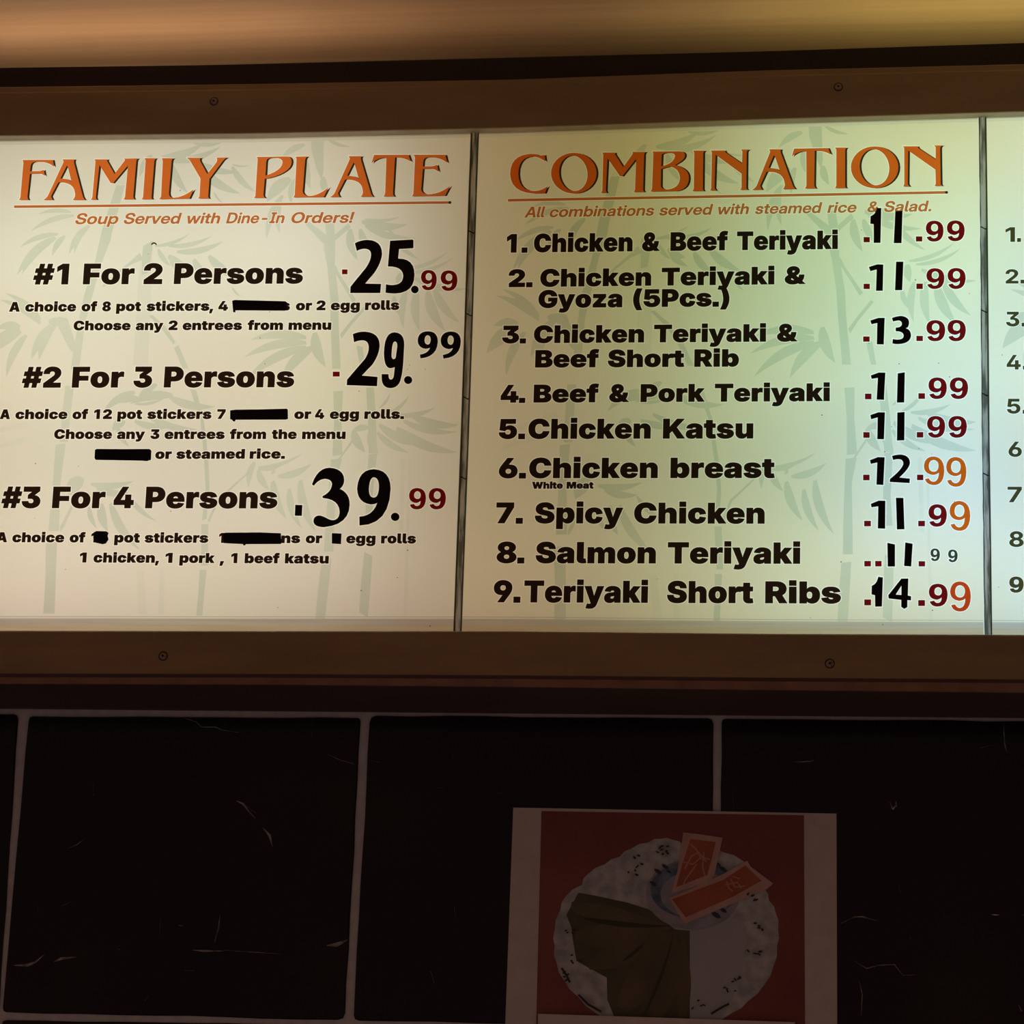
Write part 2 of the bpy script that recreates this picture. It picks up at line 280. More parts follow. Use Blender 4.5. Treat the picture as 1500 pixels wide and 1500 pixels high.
'Kk': '621/231 132 231 371 259 371 394 559 620 559 393 266 336 266/51 0 51 745 252 745 252 0/396 0 268 221 399 364 625 0',
'Kl': '346/252 -3 147 -3q 51 76q 51 163 51 745 252 745 252 182 252 165q 271 147q 289 147 299 147q 310 148q 314 150 343 12 331 8q 284 -3q',
'Km': '966/51 0 51 559 234 559 248 408 234 408 247 465q 299 534q 368 566q 407 566 466 566q 540 488q 562 392 540 392 555 456q 615 532q 694 566q 735 566 788 566q 870 519q 915 434q 915 377 915 0 714 0 714 326 714 362q 677 404q 646 404 626 404q 595 385q 579 350q 579 326 579 0 387 0 387 326 387 362q 350 404q 319 404 298 404q 268 385q 252 350q 252 326 252 0',
'Kn': '665/252 314 252 0 51 0 51 559 240 559 244 416 238 416 256 480q 342 566q 419 566 478 566q 566 512q 614 417q 614 356 614 0 413 0 413 314 413 356q 371 403q 333 403 308 403q 272 382q 252 342q',
'Ko': '640/320 -10 230 -10q 100 62q 31 192q 31 278 31 364q 100 494q 230 566q 320 566 412 566q 540 494q 609 364q 609 278 609 192q 540 62q 412 -10q/320 140 346 140q 384 173q 404 236q 404 279 404 323q 384 384q 346 416q 320 416 294 416q 256 384q 236 323q 236 279 236 236q 256 173q 294 140q',
'Kp': '661/51 -209 51 559 250 559 250 461 255 461 266 490q 308 538q 370 566q 412 566 468 566q 567 507q 630 380q 630 279 630 182q 570 56q 470 -7q 410 -7 371 -7q 310 19q 266 64q 255 92 252 92 252 -209/336 147 364 147q 402 178q 423 238q 423 279 423 320q 402 380q 364 412q 336 412 308 412q 268 380q 247 320q 247 279 247 238q 268 180q 308 147q',
'Kr': '444/51 0 51 559 246 559 246 452 252 452 267 512q 334 566q 378 566 391 566q 417 562q 429 558 429 387 414 392q 370 397q 355 397 326 397q 278 370q 252 323q 252 291 252 0',
'Ks': '602/300 -10 224 -10q 108 33q 36 112q 26 168 212 194 222 162q 267 126q 310 126 339 126q 372 144q 372 161 372 177q 341 196q 308 202 209 220 124 236q 39 318q 39 384 39 442q 102 524q 217 566q 297 566 371 566q 482 528q 550 456q 558 404 381 379 374 406q 330 432q 301 432 275 432q 239 414q 239 396 239 384q 260 362q 292 356 406 336 492 321q 576 247q 576 185 576 125q 504 38q 380 -10q',
'Kt': '409/378 559 378 413 10 413 10 559/81 692 282 692 282 180 282 162q 300 144q 320 144 329 144q 364 149q 369 151 393 8 358 -2q 298 -8q 270 -8 176 -8q 81 78q 81 161',
'Ku': '665/246 -7 187 -7q 99 47q 51 142q 51 203 51 559 252 559 252 245 252 204q 294 156q 332 156 357 156q 393 178q 413 218q 413 245 413 559 614 559 614 0 426 0 422 143 428 143 408 80q 323 -7q',
'Kv': '647/205 0 6 559 217 559 290 304 306 248q 330 129q 342 60 311 60 323 129q 347 247q 362 304 433 559 641 559 441 0',
'Kw': '898/160 0 -1 559 209 559 241 384 252 324q 278 190q 288 112 270 112 281 190q 312 324q 324 384 362 559 536 559 572 384 584 324q 615 190q 626 112 609 112 618 190q 642 324q 653 384 685 559 899 559 736 0 530 0 477 184 470 210q 454 288q 440 368q 432 396 464 396 457 368q 442 288q 427 210q 419 184 366 0',
'Kx': '624/12 0 224 366 224 208 22 559 232 559 266 488 288 444q 326 349q 344 304 279 304 299 348q 339 444q 362 488 399 559 606 559 397 209 397 366 612 0 404 0 358 88 336 132q 295 230q 275 274 340 274 322 230q 283 132q 261 88 218 0',
'Ky': '651/52 -194 96 -51 122 -58 154 -66q 202 -59q 224 -34q 218 -16 213 0 6 559 217 559 290 304 306 246q 323 130q 336 60 300 60 312 130q 340 248q 357 304 437 559 645 559 414 -51 398 -96q 340 -170q 247 -213q 176 -213 142 -213q 75 -203q',
'Kz': '604/57 0 57 111 301 403 301 406 65 406 65 559 538 559 538 436 316 156 316 153 547 153 547 0',
'B.': '275/138 -9 102 -9q 52 40q 52 76 52 113q 102 162q 138 162 175 162q 225 113q 225 76 225 40q 175 -9q',
'B1': '662/437 745 437 0 285 0 285 611 280 611 109 490 109 630 274 745',
'B2': '662/71 0 71 110 335 358 369 391q 416 444q 440 495q 440 525 440 559q 410 607q 358 633q 325 633 290 633q 238 605q 210 553q 210 516 64 516 64 589q 130 696q 248 755q 326 755 405 755q 523 699q 588 600q 588 535 588 493q 556 412q 472 312q 396 242 283 131 283 125 598 125 598 0',
'B3': '662/323 -10 242 -10q 117 45q 44 143q 42 209 196 209 198 180q 233 139q 289 116q 324 116 360 116q 416 142q 448 192q 448 228 448 260q 417 313q 353 345q 305 345 224 345 224 447 392 614 392 619 79 619 79 745 577 745 577 634 330 397 330 429 414 440q 538 388q 607 285q 607 219 607 150q 533 47q 405 -10q',
'B4': '662/33 132 33 253 312 745 459 745 186 262 186 256 629 256 629 132/390 0 390 168 394 223 394 465 533 465 533 0',
'B5': '662/324 -10 248 -10q 128 46q 59 145q 57 209 206 209 207 180q 239 136q 293 111q 324 111 362 111q 419 145q 452 205q 452 244 452 284q 418 345q 360 379q 322 379 288 379q 227 352q 209 330 72 354 108 745 559 745 559 619 235 619 215 430 219 430 240 458q 318 493q 366 493 417 493q 502 457q 565 391q 600 301q 600 248 600 173q 530 56q 406 -10q',
'B6': '662/333 -10 259 -10q 137 50q 63 163q 63 242 63 300q 110 417q 159 490 331 745 486 745 252 402 210 402 221 420q 266 453q 329 474q 368 474 437 474q 540 419q 598 315q 598 244 598 168q 530 54q 410 -10q/332 110 368 110q 423 144q 455 202q 455 240 455 278q 423 336q 368 369q 332 369 297 369q 241 336q 209 278q 209 241 209 203q 241 144q 297 110q',
'B7': '662/122 0 432 614 432 619 71 619 71 745 591 745 591 617 280 0',
'B8': '662/330 -10 247 -10q 118 45q 44 140q 44 200 44 247q 87 325q 159 377q 205 385 205 389 145 402q 71 494q 71 555 71 613q 139 703q 256 755q 330 755 405 755q 522 703q 590 612q 590 555 590 494q 515 402q 457 389 457 385 501 377q 574 325q 617 247q 617 200 617 140q 543 45q 414 -10q/330 103 369 103q 426 131q 458 180q 458 212 458 245q 425 296q 367 325q 330 325 294 325q 236 296q 203 245q 203 212 203 180q 235 131q 292 103q/330 437 362 437q 412 463q 440 509q 440 539 440 569q 412 613q 363 638q 330 638 298 638q 248 613q 221 569q 221 539 221 509q 249 463q 299 437q',
'B9': '662/329 755 403 755q 525 695q 598 583q 598 503 598 445q 552 328q 503 255 330 0 176 0 410 343 451 343 441 325q 396 292q 332 271q 294 271 226 271q 122 326q 63 430q 63 501 63 577q 132 691q 252 755q/330 635 294 635q 238 601q 206 543q 206 505 206 467q 238 409q 294 376q 330 376 365 376q 421 409q 453 467q 453 504 453 542q 421 601q 366 635q',
'S!': '243/65 213 54 745 190 745 179 213/122 -9 90 -9q 44 36q 44 69 44 101q 90 146q 122 146 154 146q 199 101q 199 69 199 36q 154 -9q',
'S&': '649/276 -11 202 -11q 92 43q 31 138q 31 198 31 237q 60 300q 124 363q 177 401 313 494 332 508q 356 536q 367 565q 367 579 367 608q 324 649q 289 649 265 649q 229 629q 208 594q 208 570 208 549q 228 506q 271 451q 305 410 654 0 515 0 226 333 182 386q 123 464q 94 533q 94 572 94 625q 143 707q 230 753q 289 753 345 753q 430 710q 477 634q 477 586 477 554q 454 494q 411 441q 378 417 227 306 192 280q 157 232q 157 202 157 172q 190 123q 247 94q 282 94 323 94q 401 134q 463 205q 500 296q 500 348 610 348 610 295q 587 197q 540 115q 504 84 474 61 436 27q 331 -11q',
'S-': '660/497 350 497 244 163 244 163 350',
'S.': '275/139 -9 107 -9q 62 36q 62 69 62 101q 107 146q 139 146 172 146q 217 101q 217 69 217 36q 172 -9q',
'SA': '710/6 0 272 745 438 745 703 0 558 0 428 391 408 454q 365 593q 337 688 374 688 346 593q 303 454q 283 391 148 0/164 178 164 287 546 287 546 178',
'SD': '714/314 0 126 0 126 113 306 113 387 113q 493 174q 545 291q 545 373 545 456q 493 571q 389 632q 311 632 122 632 122 745 319 745 430 745q 591 655q 678 488q 678 373 678 258q 591 91q 428 0q/194 745 194 0 62 0 62 745',
'SI': '383/35 0 35 110 125 110 125 635 35 635 35 745 348 745 348 635 258 635 258 110 348 110 348 0',
'SO': '766/383 -12 283 -12q 126 83q 36 256q 36 372 36 489q 126 662q 283 757q 383 757 483 757q 639 662q 730 489q 730 372 730 256q 639 83q 483 -12q/383 107 444 107q 541 168q 597 287q 597 372 597 457q 541 577q 444 638q 383 638 322 638q 225 577q 169 457q 169 372 169 287q 225 168q 322 107q',
'SS': '655/332 -12 239 -12q 107 49q 36 163q 36 243 166 243 167 198q 206 134q 281 100q 332 100 379 100q 448 126q 487 174q 487 207 487 233q 459 272q 398 302q 349 313 269 331 157 356q 51 456q 51 535 51 602q 119 701q 243 757q 325 757 408 757q 530 700q 597 593q 600 519 474 519 470 578q 390 645q 325 645 284 645q 220 619q 183 572q 183 541 183 516q 211 480q 271 452q 319 441 395 424 453 411q 537 373q 592 322q 619 256q 619 215 619 146q 549 44q 420 -12q',
'Sa': '554/217 -9 164 -9q 82 27q 35 97q 35 150 35 195q 68 254q 127 289q 202 307q 242 311 291 317q 349 325q 373 342q 373 360 373 364 373 386q 350 421q 307 441q 277 441 246 441q 200 421q 173 386q 171 364 50 364 53 417q 110 495q 211 539q 280 539 331 539q 412 514q 469 467q 498 401q 498 360 498 0 374 0 374 75 372 75 360 51q 320 13q 260 -9q/248 85 289 85q 345 115q 374 165q 374 195 374 253 368 249q 345 242q 314 236q 277 229q 258 227 231 223q 185 205q 158 175q 158 151 158 130q 180 101q 221 85q',
'Sb': '601/341 -11 307 -11q 246 9q 197 50q 181 81 180 81 180 0 56 0 56 745 182 745 182 453 183 453 200 482q 248 520q 308 539q 342 539 410 539q 512 469q 570 346q 570 264 570 182q 513 58q 410 -11q/311 95 351 95q 409 134q 442 210q 442 264 442 319q 409 395q 351 434q 311 434 270 434q 209 392q 175 316q 175 264 175 213q 209 137q 270 95q',
'Sc': '558/290 -12 212 -12q 96 58q 31 182q 31 263 31 345q 96 470q 212 540q 290 540 339 540q 423 510q 487 457q 525 383q 529 339 405 339 402 360q 384 395q 355 421q 316 435q 291 435 250 435q 191 393q 159 316q 159 263 159 211q 191 135q 250 93q 291 93 316 93q 354 107q 382 132q 400 168q 404 190 529 190 526 146q 488 73q 424 18q 340 -12q',
'Sd': '601/260 -11 191 -11q 88 58q 31 182q 31 264 31 346q 89 469q 192 539q 259 539 294 539q 353 520q 401 482q 418 453 419 453 419 745 545 745 545 0 421 0 421 81 420 81 403 50q 355 9q 295 -11q/290 95 331 95q 392 137q 426 213q 426 264 426 316q 392 392q 331 434q 290 434 251 434q 192 395q 159 319q 159 264 159 210q 192 134q 251 95q',
'Se': '566/289 -12 210 -12q 94 59q 31 184q 31 263 31 344q 96 469q 210 540q 284 540 341 540q 434 500q 501 427q 537 326q 537 265 537 231 81 231 81 318 474 318 417 295 417 339q 385 404q 326 440q 286 440 246 440q 187 404q 155 339q 155 295 155 240 155 195q 187 126q 248 87q 292 87 324 87q 373 106q 405 141q 412 163 530 163 521 111q 453 33q 351 -12q',
'Sf': '358/338 528 338 427 8 427 8 528/103 0 103 605 103 651q 140 713q 212 745q 264 745 288 745q 330 745q 338 745 338 644 332 644q 300 644q 289 644 257 644q 230 616q 230 584 230 0',
'Sh': '586/182 299 182 0 56 0 56 745 182 745 182 394 155 394 181 464q 273 539q 342 539 398 539q 482 491q 530 398q 530 330 530 0 404 0 404 310 404 368q 348 428q 298 428 265 428q 212 401q 182 344q',
'Si': '238/56 0 56 528 182 528 182 0/119 607 87 607q 43 648q 43 678 43 709q 87 750q 119 750 151 750q 194 709q 194 678 194 648q 151 607q',
'Sl': '265/215 0 130 0q 56 62q 56 135 56 745 182 745 182 147 182 120q 203 100q 230 100 235 100q 247 100q 251 100 251 0 242 0q 224 0q',
'Sm': '890/56 0 56 528 178 528 178 413 169 413 183 455q 234 511q 300 539q 337 539 398 539q 486 469q 496 413 480 413 490 451q 540 507q 613 539q 657 539 707 539q 787 495q 834 411q 834 349 834 0 707 0 707 331 707 383q 650 432q 610 432 578 432q 532 404q 506 356q 506 324 506 0 383 0 383 336 383 380q 330 432q 288 432 259 432q 211 405q 182 353q 182 315 182 0',
'Sn': '586/182 299 182 0 56 0 56 528 180 528 180 394 155 394 181 464q 273 539q 342 539 398 539q 482 491q 530 398q 530 330 530 0 404 0 404 310 404 368q 348 428q 298 428 265 428q 212 401q 182 344q',
'So': '584/292 -12 214 -12q 97 57q 31 181q 31 263 31 346q 97 470q 214 540q 292 540 370 540q 487 470q 552 346q 552 263 552 181q 487 57q 370 -12q/292 93 332 93q 392 135q 425 211q 425 263 425 316q 392 393q 332 435q 292 435 252 435q 192 393q 159 316q 159 263 159 211q 192 135q 251 93q',
'Sp': '601/56 -209 56 528 180 528 180 454 182 454 198 483q 247 520q 308 539q 342 539 410 539q 512 469q 570 346q 570 264 570 182q 513 58q 410 -11q 341 -11 307 -11q 247 9q 200 49q 184 79 182 79 182 -209/311 95 351 95q 409 134q 442 210q 442 264 442 319q 409 395q 351 434q 311 434 270 434q 209 392q 175 316q 175 264 175 213q 209 137q 270 95q',
'Sr': '365/56 0 56 528 177 528 177 440 179 440 194 486q 256 533q 307 533 320 533q 341 532q 348 531 348 419 341 420q 307 423q 289 423 259 423q 210 396q 182 341q 182 299 182 0',
'Ss': '517/263 -13 199 -13q 97 28q 35 106q 31 163 155 163 160 125q 214 82q 261 82 307 82q 359 118q 359 146 359 170q 320 199q 287 206 197 225 121 241q 43 317q 43 377 43 426q 95 499q 191 539q 256 539 320 539q 417 497q 473 418q 474 364 355 364 355 399q 302 445q 259 445 217 445q 169 408q 169 381 169 357q 206 328q 239 321 334 301 413 284q 487 214q 487 156 487 104q 429 29q 328 -13q',
'St': '358/335 528 335 427 8 427 8 528/101 672 227 672 227 151 227 123q 250 101q 281 101 293 101q 325 101q 335 101 335 0 322 0q 279 0q 259 0 178 0q 101 65q 101 133',
'Su': '586/244 -11 189 -11q 104 37q 56 131q 56 198 56 528 182 528 182 218 182 160q 238 100q 289 100 322 100q 374 127q 404 185q 404 229 404 528 530 528 530 0 406 0 406 134 431 134 406 64q 313 -11q',
'Sv': '553/207 0 9 528 143 528 239 253 254 209q 281 122q 294 78 263 78 277 122q 303 209q 317 253 412 528 544 528 345 0',
'Sw': '815/172 0 9 528 141 528 196 328 211 272q 238 154q 252 96 234 96 249 154q 278 272q 293 328 349 528 466 528 521 328 537 272q 565 154q 580 96 562 96 576 154q 603 272q 618 328 672 528 806 528 643 0 512 0 448 220 439 252q 421 320q 404 388q 395 421 421 421 412 388q 394 320q 377 252q 367 220 302 0',
'M9': '663/330 755 402 755q 517 694q 584 582q 584 506 584 450q 538 332q 484 252 313 0 183 0 424 352 451 352 440 333q 398 299q 340 279q 306 279 238 279q 135 335q 78 438q 78 508 78 581q 143 692q 257 755q/330 653 292 653q 231 616q 197 552q 197 510 197 468q 231 404q 292 368q 330 368 370 368q 430 404q 465 468q 465 509 465 551q 430 616q 370 653q',
}

def glyph(k, n=4):
    s = G[k].split('/'); adv = float(s[0]); cs = []
    for c in s[1:]:
        t = c.split(' '); P = []
        for i in range(0, len(t), 2):
            q = t[i+1].endswith('q'); P.append((float(t[i]), float(t[i+1].rstrip('q')), not q))
        Q = []
        for i, p in enumerate(P):            # implied on-curve points
            r = P[i-1]
            if not p[2] and not r[2]: Q.append(((p[0]+r[0])/2, (p[1]+r[1])/2, True))
            Q.append(p)
        xs = [p[0] for p in P]; ys = [p[1] for p in P]
        if k[1] in '.i!' and k[0] in 'KB' and max(xs)-min(xs) < 330 and max(ys)-min(ys) < 330:      # square dots
            cs.append(poly(min(xs), min(ys), min(xs), max(ys)-14, max(xs), max(ys)-14, max(xs), min(ys))); continue
        s0 = next(i for i, p in enumerate(Q) if p[2]); Q = Q[s0:]+Q[:s0]+[Q[s0]]
        out = [Q[0][:2]]; i = 1
        while i < len(Q):
            if Q[i][2]: out.append(Q[i][:2]); i += 1
            else: out += quad(out[-1], Q[i][:2], Q[i+1][:2], n); i += 2
        if out[0] == out[-1]: out = out[:-1]
        cs.append(out)
    return adv, cs
def lean(x): return -(x-1257.0)/16000.0      # sideways shift per pixel of height of a true vertical
def words(ws, y0, y1, cap, font='K', shear=0.0):
    """contours in photo pixels of words placed between given x's on a sloping baseline"""
    X0, X1 = ws[0][1], ws[-1][2]; res = []
    for s, a, b in ws:
        pen = 0.0; cs = []; out = []
        for ch in s:
            adv, g = glyph(font+ch, 3 if cap < 20 else 5)
            for c in g: cs.append([(x+pen+shear*y, y) for x, y in c])
            pen += adv
        lo = min(x for c in cs for x, _ in c); hi = max(x for c in cs for x, _ in c)
        k = (b-a)/(hi-lo)
        for c in cs:
            o = []
            for x, y in c:
                X = a+(x-lo)*k; h = y*cap/745.0
                B = y0+(y1-y0)*(X-X0)/max(1.0, X1-X0)
                o.append((X+h*lean(X), B-h))
            out.append(o)
        res.append((s, grow(out, (.62 if cap > 20 else .42) if font == 'K' else .34)))
    return res
NINE = {'K': ("M853 435 L905 425 Q920 455 950 450 Q990 445 990 390 Q960 415 930 415 Q843 405 843 325 Q848 235 950 235 Q1060 240 1060 360 Q1055 492 940 492 Q870 490 853 435", "M950 274 Q992 280 992 322 Q990 366 950 366 Q908 364 908 322 Q910 278 950 274"),
 'M': ("M833 930 L880 922 Q900 966 940 964 Q1000 955 1003 852 Q970 880 925 880 Q820 865 820 770 Q830 655 940 655 Q1068 665 1068 830 Q1065 1005 940 1005 Q850 1000 833 930", "M938 698 Q998 704 998 770 Q994 842 938 842 Q880 838 880 770 Q884 702 938 698")}
NINE['B'] = NINE['K']
def ccw(c): return c if area2(c) > 0 else c[::-1]
def fit(ch, font, x0, x1, y0, y1):
    """one glyph stretched to a box"""
    if ch == '9' and font in NINE:
        g = [ccw(path(c)) if i == 0 else ccw(path(c))[::-1] for i, c in enumerate(NINE[font])]
        g = [[(x, -y) for x, y in c] for c in g]
    else: _, g = glyph(font+ch, 6)
    xs = [x for c in g for x, _ in c]; ys = [y for c in g for _, y in c]
    a, b, c_, d = min(xs), max(xs), min(ys), max(ys)
    return [[(x0+(x-a)/(b-a)*(x1-x0), y1-(y-c_)/(d-c_)*(y1-y0)) for x, y in c] for c in g]
def grow(cs, d):
    """contours pushed outwards (font outlines: outer contours run clockwise on screen-up axes)"""
    res = []
    big = max(cs, key=lambda c: abs(area2(c)))
    sgn = 1.0 if area2(big) > 0 else -1.0
    for c in cs:
        n = len(c); o = []
        for i in range(n):
            p, q, r = c[i-1], c[i], c[(i+1) % n]
            e1 = (q[0]-p[0], q[1]-p[1]); e2 = (r[0]-q[0], r[1]-q[1])
            l1 = math.hypot(*e1) or 1e-6; l2 = math.hypot(*e2) or 1e-6
            nx = (e1[1]/l1+e2[1]/l2); ny = -(e1[0]/l1+e2[0]/l2); l = math.hypot(nx, ny) or 1e-6
            m = min(1.6, 2.0/l) if l > .3 else 1.0
            o.append((q[0]+sgn*d*m*nx/l, q[1]+sgn*d*m*ny/l))
        res.append(o)
    return res

# ---------------------------------------------------------------- planar partition
def partition(border, shapes):
    """shapes: list of (key, priority, contours). Returns verts2d and {key: [triangles]} with key None for the rest.
    A shape is filled by non-zero winding relative to its biggest contour."""
    V = []; E = []
    def add(c):
        c = [c[i] for i in range(len(c)) if math.dist(c[i], c[i-1]) > .02]
        if len(c) < 3: return
        i0 = len(V); V.extend(Vector((x, -y)) for x, y in c)
        E.extend((i0+i, i0+(i+1) % len(c)) for i in range(len(c)))
    add(border)
    for key, p, cs in shapes:
        for c in cs: add(c)
    v, e, f, ov, oe, of = delaunay_2d_cdt(V, E, [], 0, 1e-4)
    f = [t for t in f if len(t) == 3]
    vx = np.array([(p.x, -p.y) for p in v]); tri = np.array([list(t) for t in f]); cen = vx[tri].mean(axis=1)
    X, Y = cen[:, 0], cen[:, 1]
    def winding(cs, idx):
        x, y = X[idx], Y[idx]; wn = np.zeros(len(idx), int)
        for c in cs:
            for i in range(len(c)):
                (x0, y0), (x1, y1) = c[i-1], c[i]
                if y0 == y1: continue
                up = (y0 <= y) & (y1 > y); dn = (y1 <= y) & (y0 > y)
                if not (up.any() or dn.any()): continue
                cr_ = (x1-x0)*(y-y0)-(x-x0)*(y1-y0)
                wn[up & (cr_ > 0)] += 1; wn[dn & (cr_ < 0)] -= 1
        return wn
    def inside(cs):
        xs = [p[0] for c in cs for p in c]; ys = [p[1] for c in cs for p in c]
        idx = np.nonzero((X >= min(xs)) & (X <= max(xs)) & (Y >= min(ys)) & (Y <= max(ys)))[0]
        wn = winding(cs, idx); sg = 1 if area2(max(cs, key=lambda c: abs(area2(c)))) > 0 else -1
        return idx[wn*sg > 0]
    inb = np.zeros(len(f), bool); inb[inside([border])] = True
    own = np.full(len(f), -1); pri = np.full(len(f), -1)
    for k, (key, p, cs) in enumerate(shapes):
        if not cs: continue
        groups = [[c] for c in cs] if key in ('bamboo', 'faint') else [cs]
        for g in groups:
            i = inside(g); i = i[pri[i] < p]; own[i] = k; pri[i] = p
    out = {}
    for t, o, b in zip(f, own, inb):
        if b: out.setdefault(shapes[o][0] if o >= 0 else None, []).append(t)
    return v, out
def build_tris(name, v, tris, mats, Y, parent, idx=None, **kw):
    used = {}; vs = []; fs = []
    for t in tris:
        g = []
        for i in t:
            if i not in used: used[i] = len(vs); vs.append(at(v[i].x, -v[i].y, Y))
            g.append(used[i])
        fs.append(g)
    return mesh(name, vs, fs, mats, idx, parent, **kw)
def plate(name, contours, Y, thick, material, parent, **kw):
    """a raised flat piece: front face at Y - thick, side walls back to Y"""
    xs = [p[0] for c in contours for p in c]; ys = [p[1] for c in contours for p in c]
    b = poly(min(xs)-9, min(ys)-9, max(xs)+9, min(ys)-9, max(xs)+9, max(ys)+9, min(xs)-9, max(ys)+9)
    v, out = partition(b, [('s', 1, contours)])
    tris = out.get('s', []); used = {}; vs = []; fs = []
    for t in tris:
        g = []
        for i in t:
            if i not in used: used[i] = len(vs); vs.append(at(v[i].x, -v[i].y, Y-thick))
            g.append(used[i])
        fs.append(g)
    cnt = {}
    for g in fs:
        for a, b2 in ((g[0], g[1]), (g[1], g[2]), (g[2], g[0])): cnt[(a, b2)] = 1
    n = len(vs); back = [Vector((p.x, Y, p.z)) for p in vs]
    side = [[b2, a, a+n, b2+n] for (a, b2) in cnt if (b2, a) not in cnt]
    return mesh(name, vs+back, fs+side, material, None, parent, **kw)

# ------------------------------------------------------------------ room shell
EDGE_IN_TOP = [(-140, 202), (0, 199.5), (375, 196), (750, 187.5), (1125, 175), (1500, 164), (2200, 143)]
EDGE_OUT_TOP = [(-140, 129.5), (0, 127.5), (375, 123), (750, 116.5), (1125, 103), (1500, 94), (2200, 77)]
EDGE_IN_BOT = [(-140, 924), (0, 924), (375, 924.5), (750, 924.8), (1125, 928.5), (1500, 930), (2200, 934)]
GROOVE_A = [(-140, 986), (0, 987.5), (375, 988), (750, 990), (1125, 993.5), (1500, 996), (2200, 1001)]
GROOVE_B = [(x, y+4.5) for x, y in GROOVE_A]
EDGE_OUT_BOT = [(-140, 1000), (0, 1002), (375, 1003), (750, 1006.5), (1125, 1011), (1500, 1015), (2200, 1023)]

def rail(name, rows, material, parent, cap=True, idx=None, **kw):
    """rows: list of lists of world points (same length); quads between neighbours"""
    n = len(rows[0]); vs = [p for r in rows for p in r]; fs = []; ids = []
    for r in range(len(rows)-1):
        for i in range(n-1):
            fs.append([r*n+i, r*n+i+1, (r+1)*n+i+1, (r+1)*n+i]); ids.append(idx[r] if idx else 0)
    return mesh(name, vs, fs, material, ids, parent, **kw)
def row(edge, Y, dy=0.0, src=None):
    """points of an edge traced on the plane src (default Y) and set to depth Y at the same x and z"""
    out = []
    for x, y in edge:
        p = at(x, y+dy, Y if src is None else src); out.append(Vector((p.x, Y, p.z)))
    return out
def box(name, a, b, material, parent=None, bevel=0.0, **kw):
    (x0, y0, z0), (x1, y1, z1) = a, b
    v = [(x, y, z) for x in (x0, x1) for y in (y0, y1) for z in (z0, z1)]
    f = [(0, 1, 3, 2), (4, 6, 7, 5), (0, 4, 5, 1), (2, 3, 7, 6), (0, 2, 6, 4), (1, 5, 7, 3)]
    o = mesh(name, v, f, material, None, parent, **kw)
    if bevel:
        m = o.modifiers.new('bevel', 'BEVEL'); m.width = bevel; m.segments = 2
    return o

# ceiling: seen over the dark top flange of the sign, lit by the added uplights behind that flange
Y_FL = -0.1215
EDGE_FL = [(-140, 101.5), (0, 99.5), (375, 94.5), (750, 87), (1125, 75), (1500, 63), (2200, 43)]
fl = [at(x, y, Y_FL) for x, y in EDGE_FL]
GAP = .050
cz = lambda x: fl[0].z+(fl[-1].z-fl[0].z)*(x-fl[0].x)/(fl[-1].x-fl[0].x)+GAP
XL, XR = -2.4, 3.4
vs = []
for y in (0.006, -3.2):
    for x in (XL, XR): vs.append((x, y, cz(x)))
vs += [(x, y, z+.05) for x, y, z in vs]
mesh('ceiling', vs, [(0, 1, 3, 2), (4, 6, 7, 5), (0, 4, 5, 1), (2, 3, 7, 6), (0, 2, 6, 4), (1, 5, 7, 3)], m_ceiling, kind='structure')
zl = at(0, 1046, 0).z
wall = mesh('wall_back', [(XL, .0015, 0.9), (XR, .0015, 0.9), (XR, .0015, cz(XR)+.01), (XL, .0015, cz(XL)+.01),
    (XL, .12, 0.9), (XR, .12, 0.9), (XR, .12, cz(XR)+.01), (XL, .12, cz(XL)+.01)],
    [(0, 1, 2, 3), (5, 4, 7, 6), (0, 3, 7, 4), (1, 5, 6, 2), (3, 2, 6, 7), (0, 4, 5, 1)], m_grout, kind='structure')
# dark painted band of the wall behind and above the sign
tr = [at(x, y, -0.002) for x, y in ((-2300, 1015), (0, 1037), (750, 1041.5), (1500, 1050), (4300, 1085))]
zt = [cz(p.x)-.0008 for p in tr]
mesh('trim_1', [(p.x, -.002, p.z) for p in tr]+[(p.x, -.002, z) for p, z in zip(tr, zt)]+[(p.x, .0035, p.z) for p in tr],
     [[i, i+1, i+6, i+5] for i in range(4)]+[[i+10, i+11, i+1, i] for i in range(4)], m_wall, kind='structure')

# black tiles of the wall
def tile(corners, seed, r=.0035):
    rnd = random.Random(seed); P = []
    n = 4; c = [at(x, y, -.001) for x, y in corners]         # tl tr br bl
    for i in range(4):
        p, q, s_ = c[i-1], c[i], c[(i+1) % 4]
        k = r*(1+rnd.random())
        a = q+(p-q).normalized()*k; b = q+(s_-q).normalized()*k
        for t in (0, .5, 1): P.append(a*(1-t)**2+q*2*t*(1-t)+b*t*t)
        for t in range(1, 9):                                  # slightly uneven edges
            e = b.lerp(s_-(s_-q).normalized()*k, t/9.0); d = (s_-q).normalized()
            nrm = Vector((d.z, 0, -d.x)); P.append(e+nrm*rnd.uniform(-.0006, .0006))
    N = len(P); cen = sum(P, Vector())/N
    front = [Vector((p.x, -.001, p.z)).lerp(Vector((cen.x, -.001, cen.z)), .006) for p in P]
    mid = [Vector((p.x, .0002, p.z)) for p in P]; back = [Vector((p.x, .0045, p.z)) for p in P]
    fs = [list(range(N))[::1]]
    for i in range(N):
        j = (i+1) % N; fs.append([i, i+N, j+N, j]); fs.append([i+N, i+2*N, j+2*N, j+N])
    o = mesh('tile', front+mid+back, fs, m_tile, None, wall); return o
T = []
tops = [(-470, 1043.5, 26.5, 1046), (42, 1049, 528, 1051.5), (541.5, 1048, 1045, 1052), (1057, 1052.5, 1563, 1057), (1575, 1058, 2080, 1064)]
